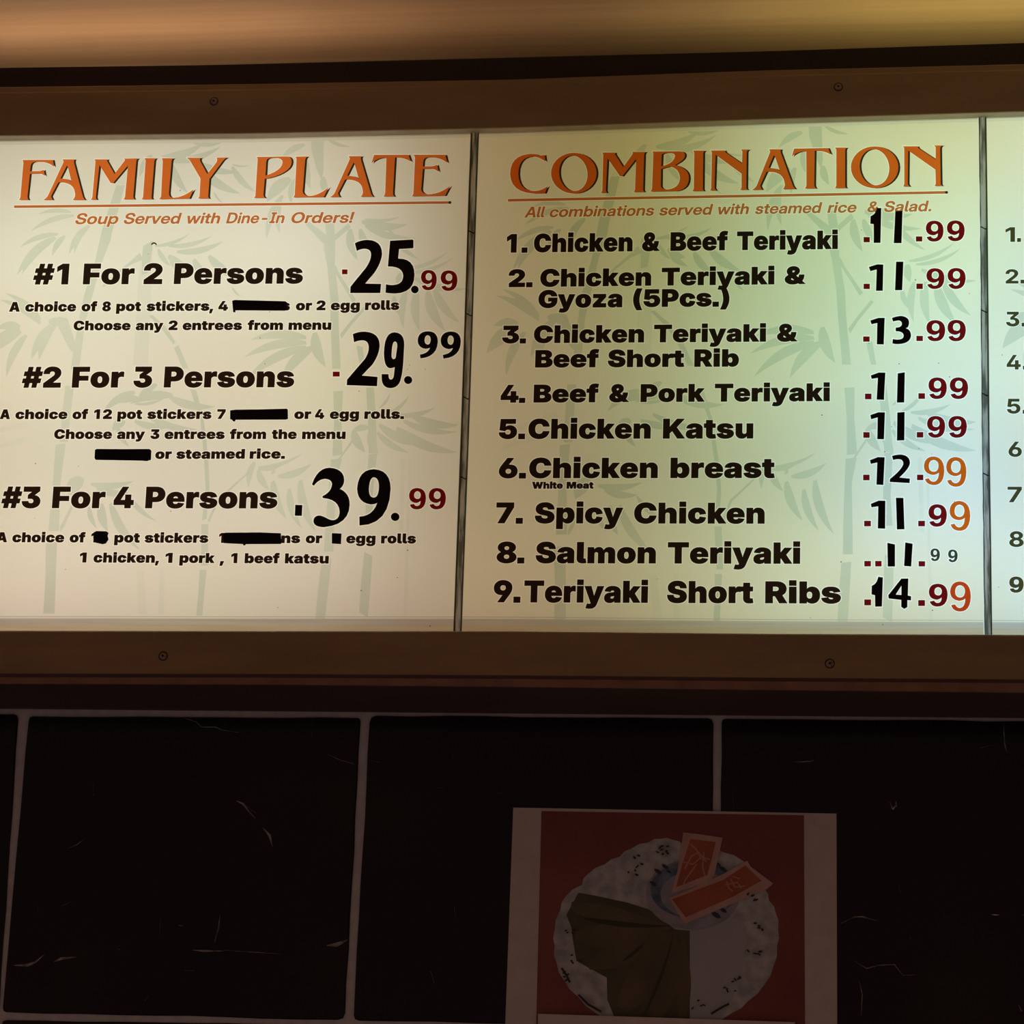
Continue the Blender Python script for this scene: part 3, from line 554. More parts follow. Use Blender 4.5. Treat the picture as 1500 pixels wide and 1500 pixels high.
bots = [(-530, 1472, -2, 1481.5), (3, 1482.5, 504.5, 1494), (517.5, 1495, 1040, 1505), (1052, 1504, 1570, 1514), (1582, 1514, 2105, 1525)]
for i, (t, b) in enumerate(zip(tops, bots)):
    T.append(tile([(t[0], t[1]), (t[2], t[3]), (b[2], b[3]), (b[0], b[1])], i))
for i, b in enumerate(bots):
    tile([(b[0]-1, b[1]+11.5), (b[2]-1, b[3]+8), (b[2]-22+i*5, b[3]+520), (b[0]-35+i*5, b[1]+520)], 10+i)

# the tiling goes on to both sides and below
ext = [o for o in wall.children]
colw = {-1: at(26.5, 1046, 0).x-at(-470, 1043.5, 0).x+.0075, 1: at(2080, 1064, 0).x-at(1575, 1058, 0).x+.0075}
rowh = at(750, 1047, 0).z-at(750, 1500, 0).z
lo_x = min(v.co.x for o in ext for v in o.data.vertices); hi_x = max(v.co.x for o in ext for v in o.data.vertices)
def tcopy(o, dx, dz):
    c = o.copy(); S.collection.objects.link(c); c.parent = wall; c.location = (o.location.x+dx, 0, o.location.z+dz); return c
for k in range(1, 7):
    for o_, sg_ in ((ext[0], -1), (ext[4], 1)):
        if lo_x-k*colw[-1] > XL-.1 if sg_ < 0 else hi_x+k*colw[1] < XR+.1: tcopy(o_, sg_*k*colw[sg_], 0)
    for o_, sg_ in ((ext[5], -1), (ext[9], 1)):
        if lo_x-k*colw[-1] > XL-.1 if sg_ < 0 else hi_x+k*colw[1] < XR+.1: tcopy(o_, sg_*k*colw[sg_], 0)
for o_ in [o for o in wall.children if o not in ext[:5]]:
    if max(v.co.z for v in o_.data.vertices)+o_.location.z < at(750, 1480, 0).z: tcopy(o_, 0, -.327)

def scratch_or_glint(tile_o, pts, wd, m=None):
    L = []; R_ = []
    for i, (x, y) in enumerate(pts):
        a = pts[max(0, i-1)]; b = pts[min(len(pts)-1, i+1)]; dx, dy = b[0]-a[0], b[1]-a[1]; l = math.hypot(dx, dy) or 1
        k = wd*(.15 if i in (0, len(pts)-1) else random.uniform(.5, 1.2))/2
        L.append(at(x-dy/l*k, y+dx/l*k, -.0012)); R_.append(at(x+dy/l*k, y-dx/l*k, -.0012))
    n = len(pts)
    mesh('scuff_or_glint', L+R_, [[i, i+1, n+i+1, n+i] for i in range(n-1)], m or m_vein, None, tile_o)
def z5(*a): return [(a[i]/2, 1040+a[i+1]/2) for i in range(0, len(a), 2)]
def z7(*a): return [(1050+a[i]/3.191, 1030+a[i+1]/3.191) for i in range(0, len(a), 2)]
for t, p, wd in [(1, z5(535, 22, 575, 35, 590, 50, 630, 50, 655, 60, 700, 66), 1.3), (1, z5(658, 18, 660, 50), 1.0), (1, z5(915, 25, 913, 80), .8),
    (1, z5(960, 130, 1000, 148, 1045, 160), 1.2), (1, z5(693, 266, 712, 275, 730, 298, 748, 318), 4), (1, z5(712, 275, 750, 302), 2), (1, z5(770, 345, 790, 368, 798, 400), 4.5),
    (1, z5(272, 215, 275, 250), 1.2), (1, z5(200, 405, 225, 395, 250, 375), 1.5), (1, z5(110, 570, 112, 595), 1), (1, z5(180, 575, 210, 560), 2), (1, z5(470, 610, 468, 665), 1),
    (1, z5(645, 600, 640, 640, 628, 682), 2.2), (1, z5(565, 704, 600, 706, 655, 706), 5), (1, z5(655, 704, 720, 708, 825, 715), 1.4), (1, z5(540, 763, 572, 764), 1.6),
    (1, z5(958, 690, 985, 688, 1018, 674), 8), (1, z5(40, 748, 80, 748, 105, 738, 130, 716), 4), (1, z5(158, 738, 180, 728, 222, 724), 6), (1, z5(424, 852, 434, 838), 2.5), (1, z5(345, 700, 352, 702), 3),
    (2, z5(1080, 148, 1115, 154), 1.0), (2, z5(1280, 228, 1300, 228), .9), (2, z5(1450, 243, 1470, 244), .9), (2, z5(1331, 575, 1333, 610), 1.4), (2, z5(1262, 765, 1272, 800), 1.6), (2, z5(1328, 130, 1328, 170), .8),
    (3, z7(355, 275, 380, 275, 440, 272, 455, 265), 1.2), (3, z7(76, 360, 78, 480), .8), (3, z7(808, 460, 820, 490, 838, 480, 838, 458), 4), (3, z7(1340, 90, 1345, 190, 1358, 235), 1.6),
    (3, z7(580, 1030, 640, 1000, 680, 998, 750, 1018), 1.6), (3, z7(640, 1205, 700, 1240, 760, 1225, 830, 1222, 870, 1272, 935, 1270), 1.5), (3, z7(665, 1300, 680, 1360, 675, 1460), 1.5),
    (3, z7(850, 850, 858, 885), 1.3), (3, z7(900, 1085, 905, 1105), 1.5), (3, z7(1410, 1410, 1425, 1440), 6), (3, z7(1230, 210, 1290, 195), 2)]:
    scratch_or_glint(T[t], p, wd)
scratch_or_glint(T[3], z7(1285, 988, 1302, 990, 1320, 990), 2.6, m_glint)
scratch_or_glint(T[3], z7(1425, 990, 1440, 990), 2.0, m_glint)
scratch_or_glint(T[3], z7(814, 486, 824, 496, 834, 484), 2.2, m_glint)
scratch_or_glint(T[1], z5(524, 631, 536, 633), 2.6, m_glint)

# ------------------------------------------------------------------ the sign box
pc = at(750, 560, Y_FACE)
sign = root('menu_sign_box', (pc.x, 0, pc.z), label='long illuminated menu sign box with brown metal frame mounted above the black tiles', cat='sign')
BK = -0.008
topb = [p.z for p in row(EDGE_OUT_TOP, Y_FRAME)]
# top rail
r_top = [row(EDGE_OUT_TOP, BK, src=Y_FRAME), row(EDGE_OUT_TOP, Y_FRAME+.0015), row(EDGE_OUT_TOP, Y_FRAME, 1.2), row(EDGE_OUT_TOP, Y_FRAME, 7.5), row(EDGE_OUT_TOP, Y_FRAME-.0012, 9.5),
         row(EDGE_IN_TOP, Y_FRAME-.0012, -1.5), row(EDGE_IN_TOP, Y_FRAME), row(EDGE_IN_TOP, Y_FACE-.0002, src=Y_FRAME)]
rt = put(rail('top_rail', r_top, [m_frame, m_housing, m_return], None, idx=[1, 0, 0, 0, 0, 0, 2]), sign)
r_bot = [row(EDGE_IN_BOT, Y_FACE-.0002, src=Y_FRAME), row(EDGE_IN_BOT, Y_FRAME), row(EDGE_IN_BOT, Y_FRAME-.0012, 1.5), row(GROOVE_A, Y_FRAME-.0012, -1), row(GROOVE_A, Y_FRAME), row(GROOVE_A, Y_FRAME+.002, 1, src=Y_FRAME),
         row(GROOVE_B, Y_FRAME+.002, 0, src=Y_FRAME), row(GROOVE_B, Y_FRAME), row(EDGE_OUT_BOT, Y_FRAME, -1.2), row(EDGE_OUT_BOT, Y_FRAME+.0015), row(EDGE_OUT_BOT, BK, src=Y_FRAME+.0015)]
rb = put(rail('bottom_rail', r_bot, [m_frame, m_housing, m_groove, m_lip], None, idx=[0, 0, 0, 2, 2, 2, 2, 3, 3, 1]), sign)
# left and right end rails
for k, nm in ((0, 'end_rail'), (-1, 'end_rail')):
    s_ = 1 if k == 0 else -1
    t0, b0 = row([EDGE_OUT_TOP[k]], Y_FRAME)[0], row([EDGE_OUT_BOT[k]], Y_FRAME)[0]
    rows_ = []
    for dx, Y in ((-.0002, BK), (-.0002, Y_FRAME), (.036*s_, Y_FRAME-.0014), (.036*s_, Y_FACE)):
        rows_.append([Vector((t0.x+dx, Y, t0.z)), Vector((b0.x+dx, Y, b0.z))])
    put(rail(nm, rows_, m_frame, None), sign)
# dark flange standing on the top rail, and a strip added behind it for the made-up uplights
lo_ = row(EDGE_OUT_TOP, Y_FRAME); nfl = len(fl); hi_ = [Vector((p.x, 0, q.z)) for p, q in zip(lo_, fl)]
put(mesh('top_flange', [(p.x, y, p.z+(.0002 if p in lo_ else 0)) for y in (Y_FL, Y_FL+.0025) for r in (lo_, hi_) for p in r],
     [[i, i+1, nfl+i+1, nfl+i] for i in range(nfl-1)]+[[2*nfl+i+1, 2*nfl+i, 3*nfl+i, 3*nfl+i+1] for i in range(nfl-1)]+[[nfl+i, nfl+i+1, 3*nfl+i+1, 3*nfl+i] for i in range(nfl-1)], m_wall, label='dark upper flange of the sign box'), sign)
zlo = lambda x: [a.z+(b.z-a.z)*(x-a.x)/(b.x-a.x) for a, b in zip(lo_, lo_[1:]) if a.x <= x <= b.x+1e-6][0]
st = [Vector((lo_[0].x+.01+(lo_[-1].x-lo_[0].x-.02)*k/20, 0, 0)) for k in range(21)]
put(mesh('added_uplight_strip', [(p.x, y, zlo(p.x)+dz) for dz in (.0006, .004) for y in (-.108, -.092) for p in st],
     [[i, i+1, 42+i+1, 42+i] for i in range(20)]+[[21+i+1, 21+i, 63+i, 63+i+1] for i in range(20)]+[[42+i, 42+i+1, 63+i+1, 63+i] for i in range(20)], m_return), sign)
for x0, x1, e, col in ADDED_UPLIGHTS:
    a, b = at(x0, 110, -.10), at(x1, 110, -.10); xm = (a.x+b.x)/2
    L = bpy.data.lights.new('added_uplight', 'AREA'); L.shape = 'RECTANGLE'; L.size = b.x-a.x; L.size_y = .01
    L.energy = e*(b.x-a.x); L.color = col
    o = bpy.data.objects.new('added_uplight', L); S.collection.objects.link(o)
    o.location = (xm, -.100, zlo(xm)+.006); o.rotation_euler = (math.pi, 0, 0)      # shines up
# back and lining of the box
zt_, zb_ = min(topb)-.012, max(p.z for p in row(EDGE_OUT_BOT, Y_FRAME))+.012
xl_, xr_ = row([EDGE_OUT_TOP[0]], Y_FRAME)[0].x+.004, row([EDGE_OUT_TOP[-1]], Y_FRAME)[0].x-.004
put(mesh('box_lining', [(xl_, -.012, zb_), (xr_, -.012, zb_), (xr_, -.012, zt_), (xl_, -.012, zt_), (xl_, Y_FACE+.001, zb_), (xr_, Y_FACE+.001, zb_), (xr_, Y_FACE+.001, zt_), (xl_, Y_FACE+.001, zt_)],
     [(0, 1, 2, 3), (0, 4, 5, 1), (3, 2, 6, 7), (0, 3, 7, 4), (1, 5, 6, 2)], m_white), sign)
put(box('back_plate', (xl_-.006, -.011, min(p.z for p in row(EDGE_OUT_BOT, Y_FRAME))-.001), (xr_+.006, -.002, max(topb)), m_housing), sign)

# cross-head screws in the rails
def screw(px, py, R_, rot, parent):
    Yf = Y_FRAME-.0012; c = at(px, py, Yf); rm = R_*.000616*1.0
    prof = [(1.0, 0), (.98, .0006), (.8, .0013), (.55, .0017), (.30, .0018)]
    N = 24; vs = []; fs = []
    for r, h in prof:
        for i in range(N):
            a = 2*math.pi*i/N; vs.append(c+Vector((math.cos(a)*r*rm, -h, math.sin(a)*r*rm)))
    for k in range(len(prof)-1):
        for i in range(N): fs.append([k*N+i, k*N+(i+1) % N, (k+1)*N+(i+1) % N, (k+1)*N+i])
    b = (len(prof)-1)*N; rr = []
    for i in range(N):                       # recessed cross
        a = 2*math.pi*i/N; q = abs(math.sin(2*(a-rot))); r = (.30 if q < .45 else .12)*rm
        vs.append(c+Vector((math.cos(a)*r, -.0004, math.sin(a)*r)))
    n2 = len(vs)-N
    nd = len(fs)
    for i in range(N): fs.append([b+i, b+(i+1) % N, n2+(i+1) % N, n2+i])
    fs.append([n2+i for i in range(N)][::-1])
    rg = len(vs)                             # dark countersink ring
    for r in (1.0, 1.28):
        for i in range(N):
            a = 2*math.pi*i/N; vs.append(c+Vector((math.cos(a)*r*rm, -.0001, math.sin(a)*r*rm)))
    ids = [0]*nd+[2]*(len(fs)-nd)
    for i in range(N): fs.append([rg+i, rg+(i+1) % N, rg+N+(i+1) % N, rg+N+i]); ids.append(2)
    s = mesh('screw', vs, fs, [m_screw, m_groove, m_wall], ids, None); s.parent = parent
    return s
screw(313.5, 148.5, 5.6, .5, rt); screw(1228, 127.5, 5.6, .2, rt); screw(239, 961, 5.8, .9, rb); screw(1215.5, 972, 5.8, .4, rb)

# joint strips between the panels
D1 = [(696.5, 183), (696.0, 190), (692.0, 300), (687, 460), (681, 640), (675, 800), (670.5, 922), (670, 940)]
D2 = [(1438.5, 165), (1438.8, 172), (1440.5, 300), (1442.0, 460), (1443.5, 640), (1445.8, 800), (1447.3, 930), (1447.5, 945)]
def joint(D, hw, light):
    vs = []; fs = []; ids = []
    prof = [(-hw-1.4, 0), (-hw, 0), (-hw+1.3, .0015), (hw-1.3, .0015), (hw, 0), (hw+1.0, 0)]
    mt = [light, 1, 0, 1, 1]
    n = len(prof)
    for x, y in D:
        for dx, h in prof:
            j = random.uniform(-.35, .35) if abs(dx) < hw+.1 else 0
            vs.append(at(x+dx+j, y, Y_FACE-.0012-h))
    for r in range(len(D)-1):
        for i in range(n-1): fs.append([r*n+i, r*n+i+1, (r+1)*n+i+1, (r+1)*n+i]); ids.append(mt[i])
    return put(mesh('joint_strip', vs, fs, [m_div, m_divedge, m_divlight], ids, None), sign)
def dense(D):
    out = []
    for a, b in zip(D, D[1:]):
        k = max(1, int((b[1]-a[1])/14))
        out += [(a[0]+(b[0]-a[0])*t/k, a[1]+(b[1]-a[1])*t/k) for t in range(k)]
    return out+[D[-1]]
j1 = joint(dense(D1), 5.0, 1); j2 = joint(dense(D2), 5.2, 2)
def tick(D, ys, parent):
    for y in ys:
        a = max(p for p in D if p[1] <= y) if False else [p for p in D if p[1] <= y][-1]
        b = [p for p in D if p[1] > y][0]; x = a[0]+(b[0]-a[0])*(y-a[1])/(b[1]-a[1])
        pts = [(x-4.5, y-2), (x-1, y-.5), (x+2, y+1.5), (x+4.6, y+1)]
        L = [at(px, py-1.0, Y_FACE-.0031) for px, py in pts]; R_ = [at(px, py+1.0, Y_FACE-.0031) for px, py in pts]
        o = mesh('joint_mark', L+R_, [[i, i+1, 5+i, 4+i] for i in range(3)], m_divedge); o.parent = parent
tick(D1, (340, 461, 583, 700), j1); tick(D2, (334, 456, 578, 695), j2)

# ------------------------------------------------------------------ bamboo artwork (traced on the first panel)
def leaf(x0, y0, x1, y1, wd, bend=.08):
    dx, dy = x1-x0, y1-y0; l = math.hypot(dx, dy); nx, ny = -dy/l, dx/l; L = []; R_ = []
    for k in range(9):
        t = k/8; h = wd/2*(math.sin(math.pi*min(1, t*.92+.08))**.8)*(1-.35*t) if k < 8 else 0
        b = bend*l*4*t*(1-t)
        cx, cy = x0+dx*t+nx*b, y0+dy*t+ny*b
        L.append((cx+nx*h, cy+ny*h))
        if k < 8: R_.append((cx-nx*h, cy-ny*h))
    return L+R_[::-1]
ART = []; FAINT = []
def c1(c): return [(x/4.054, 190+y/4.054) for x, y in c]
def c2(c): return [(340+x/4.053, 190+y/4.053) for x, y in c]
def c3(c): return [(x/3.949, 550+y/3.949) for x, y in c]
def c4(c): return [(340+x/3.947, 550+y/3.947) for x, y in c]
for fn, L in ((c1, [(420,490,230,500,32),(440,510,180,605,38),(530,570,410,740,48),(520,570,440,740,34),(345,620,115,700,38),(330,640,100,865,62),(385,630,310,750,42),(265,690,130,860,45),
        (240,1130,30,970,44),(240,1150,0,1010,54),(120,1170,-20,1180,60),(120,1190,-70,1340,95),(155,1220,38,1470,58),(335,1150,185,1365,72),(320,1160,232,1370,62),(290,1140,390,1120,60),
        (920,690,1125,618,26),(1000,690,1260,630,34),(1050,725,1330,660,46),(940,710,1015,810,36),(1000,750,1100,800,55),(1240,750,1419,880,62),(1150,770,1260,900,55),(1010,770,1110,850,45),
        (960,165,1210,80,58),(1010,185,1310,100,50),(1160,190,1425,250,52),(1180,220,1430,380,66),(1020,210,1115,375,56),(900,150,830,280,48),(1150,80,1330,70,28),
        (1270,370,1330,440,14)]),
      (c2, [(430,88,290,175,46),(560,50,700,100,26),(0,220,140,370,46),(0,205,110,212,12),(345,290,205,430,84),(300,390,205,650,52),(285,420,285,620,44),(440,180,465,350,62),(540,280,570,390,52),(380,290,350,440,50),
        (700,590,745,775,62),(760,590,835,730,52),(770,545,1045,562,60),(790,570,1095,645,48),(930,590,1110,770,44),(790,530,1000,515,24),
        (1010,830,1280,725,30),(1050,850,1315,758,30),(1080,880,1395,945,50),(1100,950,1112,1195,62),(1160,960,1265,1195,74),(1200,945,1350,1145,62),(1035,950,1018,1180,52),(960,990,1005,1110,40),(1000,850,1010,950,60),
        (490,1205,555,1410,76),(440,1235,105,1250,62),(440,1265,70,1352,62),(440,1290,85,1485,66),(480,1290,290,1495,72),(0,935,50,990,16)]),
      (c3, [(780,95,595,215,52),(800,130,690,160,48),(780,165,960,125,22),(905,50,790,165,52),(1000,115,750,165,62),(980,125,1245,180,58),(720,260,650,320,62),(780,265,1000,292,48),(850,230,1145,312,48),(680,300,745,410,42),
        (475,590,395,700,95),(525,628,775,610,46),(560,650,745,680,52),(515,760,560,885,36),(585,740,625,905,62),(640,740,810,1010,62),(740,690,905,842,36)]),
      (c4, [(850,190,915,98,18),(900,225,1022,118,26),(950,230,1175,185,36),(1040,235,1315,285,62),(990,262,1300,325,48),(850,285,1110,402,62),(950,305,1305,445,72),(840,330,1022,446,46),(790,300,690,325,44),(700,320,770,445,62),(800,320,842,455,62),
        (130,500,95,650,42),(150,530,410,448,26),(150,540,310,500,36),(265,585,462,510,50),(150,545,215,665,48),(235,610,315,830,60),(330,655,402,885,52),(395,605,485,905,60),(230,550,250,560,40)])):
    for a in L: ART.append(fn(leaf(*a)))
for fn, L in ((c1, [poly(690,330,742,330,668,600,655,660,600,800,545,1000,505,1150,470,1420,420,1420,455,1200,500,980,560,800,605,600), poly(830,730,850,770,780,800,700,860,615,935,608,925,690,850,770,785),
        poly(850,690,905,660,905,720,880,850,840,860,845,740), poly(350,1110,400,1120,455,1290,440,1330,410,1300,340,1160), poly(885,1105,905,1100,985,1170,1042,1262,1030,1275,965,1190), poly(1033,1295,1060,1278,1120,1420,1085,1420)]),
      (c2, [poly(470,30,545,40,542,250,530,300,500,230,470,110), poly(425,550,455,545,560,625,560,690,530,665), poly(690,555,705,580,610,660,590,640), poly(552,540,602,540,612,640,612,700,610,800,632,1000,632,1150,645,1420,595,1420,585,1150,583,1000,565,810,543,700,560,640),
        poly(612,800,640,860,735,1010,715,1025,690,980,612,850), poly(780,1050,795,1062,700,1170,650,1240,640,1215,700,1140), poly(738,1280,775,1290,790,1420,760,1420)]),
      (c3, [poly(378,60,428,60,405,250,392,385,345,385,358,240), poly(322,400,380,392,350,620,342,900,280,900,306,620), poly(265,970,330,962,320,1250,315,1378,250,1378,262,1200), poly(412,750,420,765,375,870,350,905,345,880),
        poly(1100,80,1135,85,1178,250,1205,480,1212,650,1195,830,1168,840,1190,650,1180,480,1160,260), poly(1165,860,1205,860,1202,1100,1165,1100), poly(1155,1125,1195,1125,1170,1390,1135,1390,1148,1250), poly(1382,605,1382,618,1270,720,1210,850,1200,840,1260,710)]),
      (c4, [poly(585,90,642,88,632,260,638,460,580,465,590,260), poly(572,485,635,480,600,620,590,900,585,1018,530,1018,545,800,560,620), poly(520,1065,575,1060,540,1380,535,1425,480,1425,495,1250),
        poly(775,70,820,70,832,250,838,450,790,450,785,250), poly(790,455,838,450,812,700,815,860,775,860,770,700), poly(765,1020,812,1045,797,1250,785,1400,735,1370,745,1200), poly(690,375,695,390,625,485,615,480), poly(0,638,118,535,125,545,0,648)])):
    for c in L: ART.append(fn(c))
for fn, L in ((c3, [poly(0,300,150,270,310,215,318,250,180,300,0,330), poly(0,400,120,360,300,330,310,345,150,385,0,420), poly(790,1130,832,1130,850,1380,800,1380), poly(925,1120,950,1120,950,1380,915,1380)]),
      (c4, [poly(975,480,1000,480,990,900,965,900), poly(1020,480,1035,480,1010,1400,990,1400)]), (c1, [poly(830,760,905,760,880,1400,790,1400), poly(692,326,742,326,790,200,752,190)])):
    for c in L: FAINT.append(fn(c))
cx_ = (708.943, 1.02015, .0410817, 2.2590e-5); cy_ = (-20.654, -.0118987, 1.0337, 8.1345e-6)
def warp2(p):
    x, y = p; return (cx_[0]+cx_[1]*x+cx_[2]*y+cx_[3]*x*y, cy_[0]+cy_[1]*x+cy_[2]*y+cy_[3]*x*y)
SH3 = at(1447, 560, Y_FACE).x-at(690, 560, Y_FACE).x
def back_px(P):
    v = P-CAM; k = v.dot(dv); return (750+F*v.dot(rv)/k, 750-F*v.dot(uv)/k)
def warp3(p):
    a = at(*warp2(p), Y_FACE); return back_px(Vector((a.x+SH3, a.y, a.z)))
def ccw(c): return c if area2(c) > 0 else c[::-1]

# ------------------------------------------------------------------ heading letters (traced)
A_ = (["M635 112 L790 112 Q772 125 780 160 L885 560 Q895 590 915 608 L758 608 Q800 580 790 520 Q780 395 600 390 L585 395 L498 560 Q505 590 520 608 L395 608 Q435 595 460 555 L648 150 Q655 128 635 112"], ["M690 190 L612 345 Q690 345 748 385 L700 195"])
M_ = (["M1025 112 L1190 112 Q1175 125 1190 145 L1272 290 L1395 130 Q1405 115 1390 103 L1562 100 Q1540 115 1538 140 L1502 565 Q1503 590 1520 600 L1375 600 Q1398 590 1402 560 L1437 185 L1255 402 L1225 400 L1088 180 L1045 570 Q1045 590 1058 605 L975 605 Q1000 595 1003 565 L1040 140 Q1040 122 1025 112"], [])
I_ = (["M220 98 L365 98 Q345 115 342 135 L308 570 Q308 590 320 600 L180 600 Q200 590 205 565 L235 135 Q235 110 220 98"], [])
T_ = (["M400 100 L820 98 L850 185 Q780 130 655 130 L630 560 Q630 590 650 608 L510 608 Q530 595 535 560 L550 135 Q440 130 365 205 Q385 150 400 100"], [])
N_ = (["M1170 130 L1350 128 Q1345 140 1365 158 L1558 290 L1562 140 Q1555 125 1540 118 L1650 116 Q1620 125 1615 150 L1610 580 Q1610 600 1632 608 L1528 610 Q1550 600 1552 575 L1552 412 L1235 180 L1222 580 Q1228 605 1245 618 L1160 618 Q1180 610 1182 580 L1190 160 Q1190 140 1170 130"], [])
def let(g, ox, oy, src=None, dst=None, el=None):
    cs = [ccw(path(s)) for s in g[0]]+[ccw(path(s))[::-1] for s in g[1]]
    if el: cs = [ccw(el[0])]+[ccw(e)[::-1] for e in el[1:]]
    if src:
        h = solve_h(src, dst); cs = [[h(p) for p in c] for c in cs]
    return tf(cs, ox, oy, 8.3333)
aref = [(635,112),(790,112),(395,608),(915,608)]; mref = [(1025,112),(1562,100),(975,605),(1520,600)]; iref = [(220,98),(365,98),(180,600),(320,600)]
HEAD1 = [
 let((["M148 120 L520 118 L535 205 Q470 140 340 140 Q258 135 250 190 L240 258 L360 255 Q390 250 408 238 L425 320 Q395 285 350 285 L240 288 L210 565 Q212 590 225 608 L103 608 Q122 595 125 565 L160 155 Q160 135 148 120"], []), 15, 220),
 let(A_, 15, 220), let(M_, 15, 220), let(I_, 185, 220),
 let((["M430 98 L575 98 Q555 115 552 140 L520 520 Q520 590 590 580 Q700 570 825 475 L770 592 L395 598 Q420 585 425 560 L445 140 Q445 112 430 98"], []), 185, 220),
 let((["M735 92 L915 92 Q890 105 905 140 L988 290 L1100 150 Q1120 110 1100 92 L1235 88 Q1200 105 1180 130 L1015 350 L1000 560 Q1003 585 1015 590 L870 590 Q892 580 895 550 L905 345 L785 140 Q765 105 735 92"], []), 185, 220),
 let((["M130 125 L500 118 Q565 125 560 190 Q555 280 400 345 Q300 385 232 390 L215 590 Q218 610 240 625 L92 625 Q115 615 118 590 L145 155 Q145 135 130 125"], ["M250 180 Q255 135 330 135 Q450 130 450 190 Q440 290 240 352"]), 360, 215),
 let((["M600 122 L755 118 Q730 135 725 160 L695 550 Q710 605 790 600 Q900 590 1015 490 L950 615 L572 618 Q595 605 598 580 L620 155 Q620 130 600 122"], []), 360, 215),
 let(A_, 360, 215, aref, [(1253,115),(1418,115),(1020,615),(1558,610)]),
 let(T_, 500, 215),
 let((["M875 98 L1270 98 L1295 200 Q1220 130 1080 128 Q1005 125 1000 180 L995 240 L1100 240 Q1140 235 1168 218 L1188 310 Q1150 270 1100 268 L995 270 L975 520 Q985 580 1060 580 Q1200 580 1330 475 L1265 598 L855 605 Q880 590 880 560 L900 130 Q895 110 875 98"], []), 500, 215)]
HEAD2 = [
 let((["M480 138 L492 222 Q410 160 330 160 Q165 170 160 370 Q165 575 345 582 Q440 585 522 518 L485 610 L345 612 Q65 595 60 375 Q62 150 290 130 Q350 122 400 142 Q440 158 480 138"], []), 740, 210),
 let(None or ([], []), 740, 210, el=[ell(838, 364, 278, 248, 36), ell(832, 366, 172, 218, 36, -.16)]),
 let(M_, 740, 210, mref, [(1180,112),(1718,103),(1160,605),(1703,593)]),
 let((["M460 142 L800 138 Q870 145 860 200 Q850 250 740 305 Q915 350 910 470 Q905 600 760 625 L435 630 Q460 615 460 580 L475 170 Q475 150 460 142"], ["M578 180 Q600 155 670 158 Q745 160 740 200 Q720 290 572 322", "M570 355 Q640 330 680 325 Q800 350 800 470 Q790 590 650 605 Q570 605 568 560"]), 900, 205),
 let(I_, 900, 205, iref, [(958,130),(1105,130),(945,625),(1095,625)]),
 let(N_, 900, 205), let(A_, 1060, 200, aref, [(550,155),(705,155),(340,652),(878,640)]),
 let(T_, 1060, 200, [(400,100),(820,98),(510,608),(650,608)], [(860,148),(1275,140),(988,635),(1128,635)]),
 let(I_, 1220, 200, iref, [(25,135),(170,135),(18,630),(165,630)]),
 let(([], []), 1220, 200, el=[ell(510, 375, 290, 255, 36), ell(508, 375, 180, 222, 36, -.16)]),
 let(N_, 1220, 200, [(1170,130),(1650,116),(1160,618),(1632,608)], [(850,120),(1345,108),(850,610),(1340,602)])]
HEAD3 = []

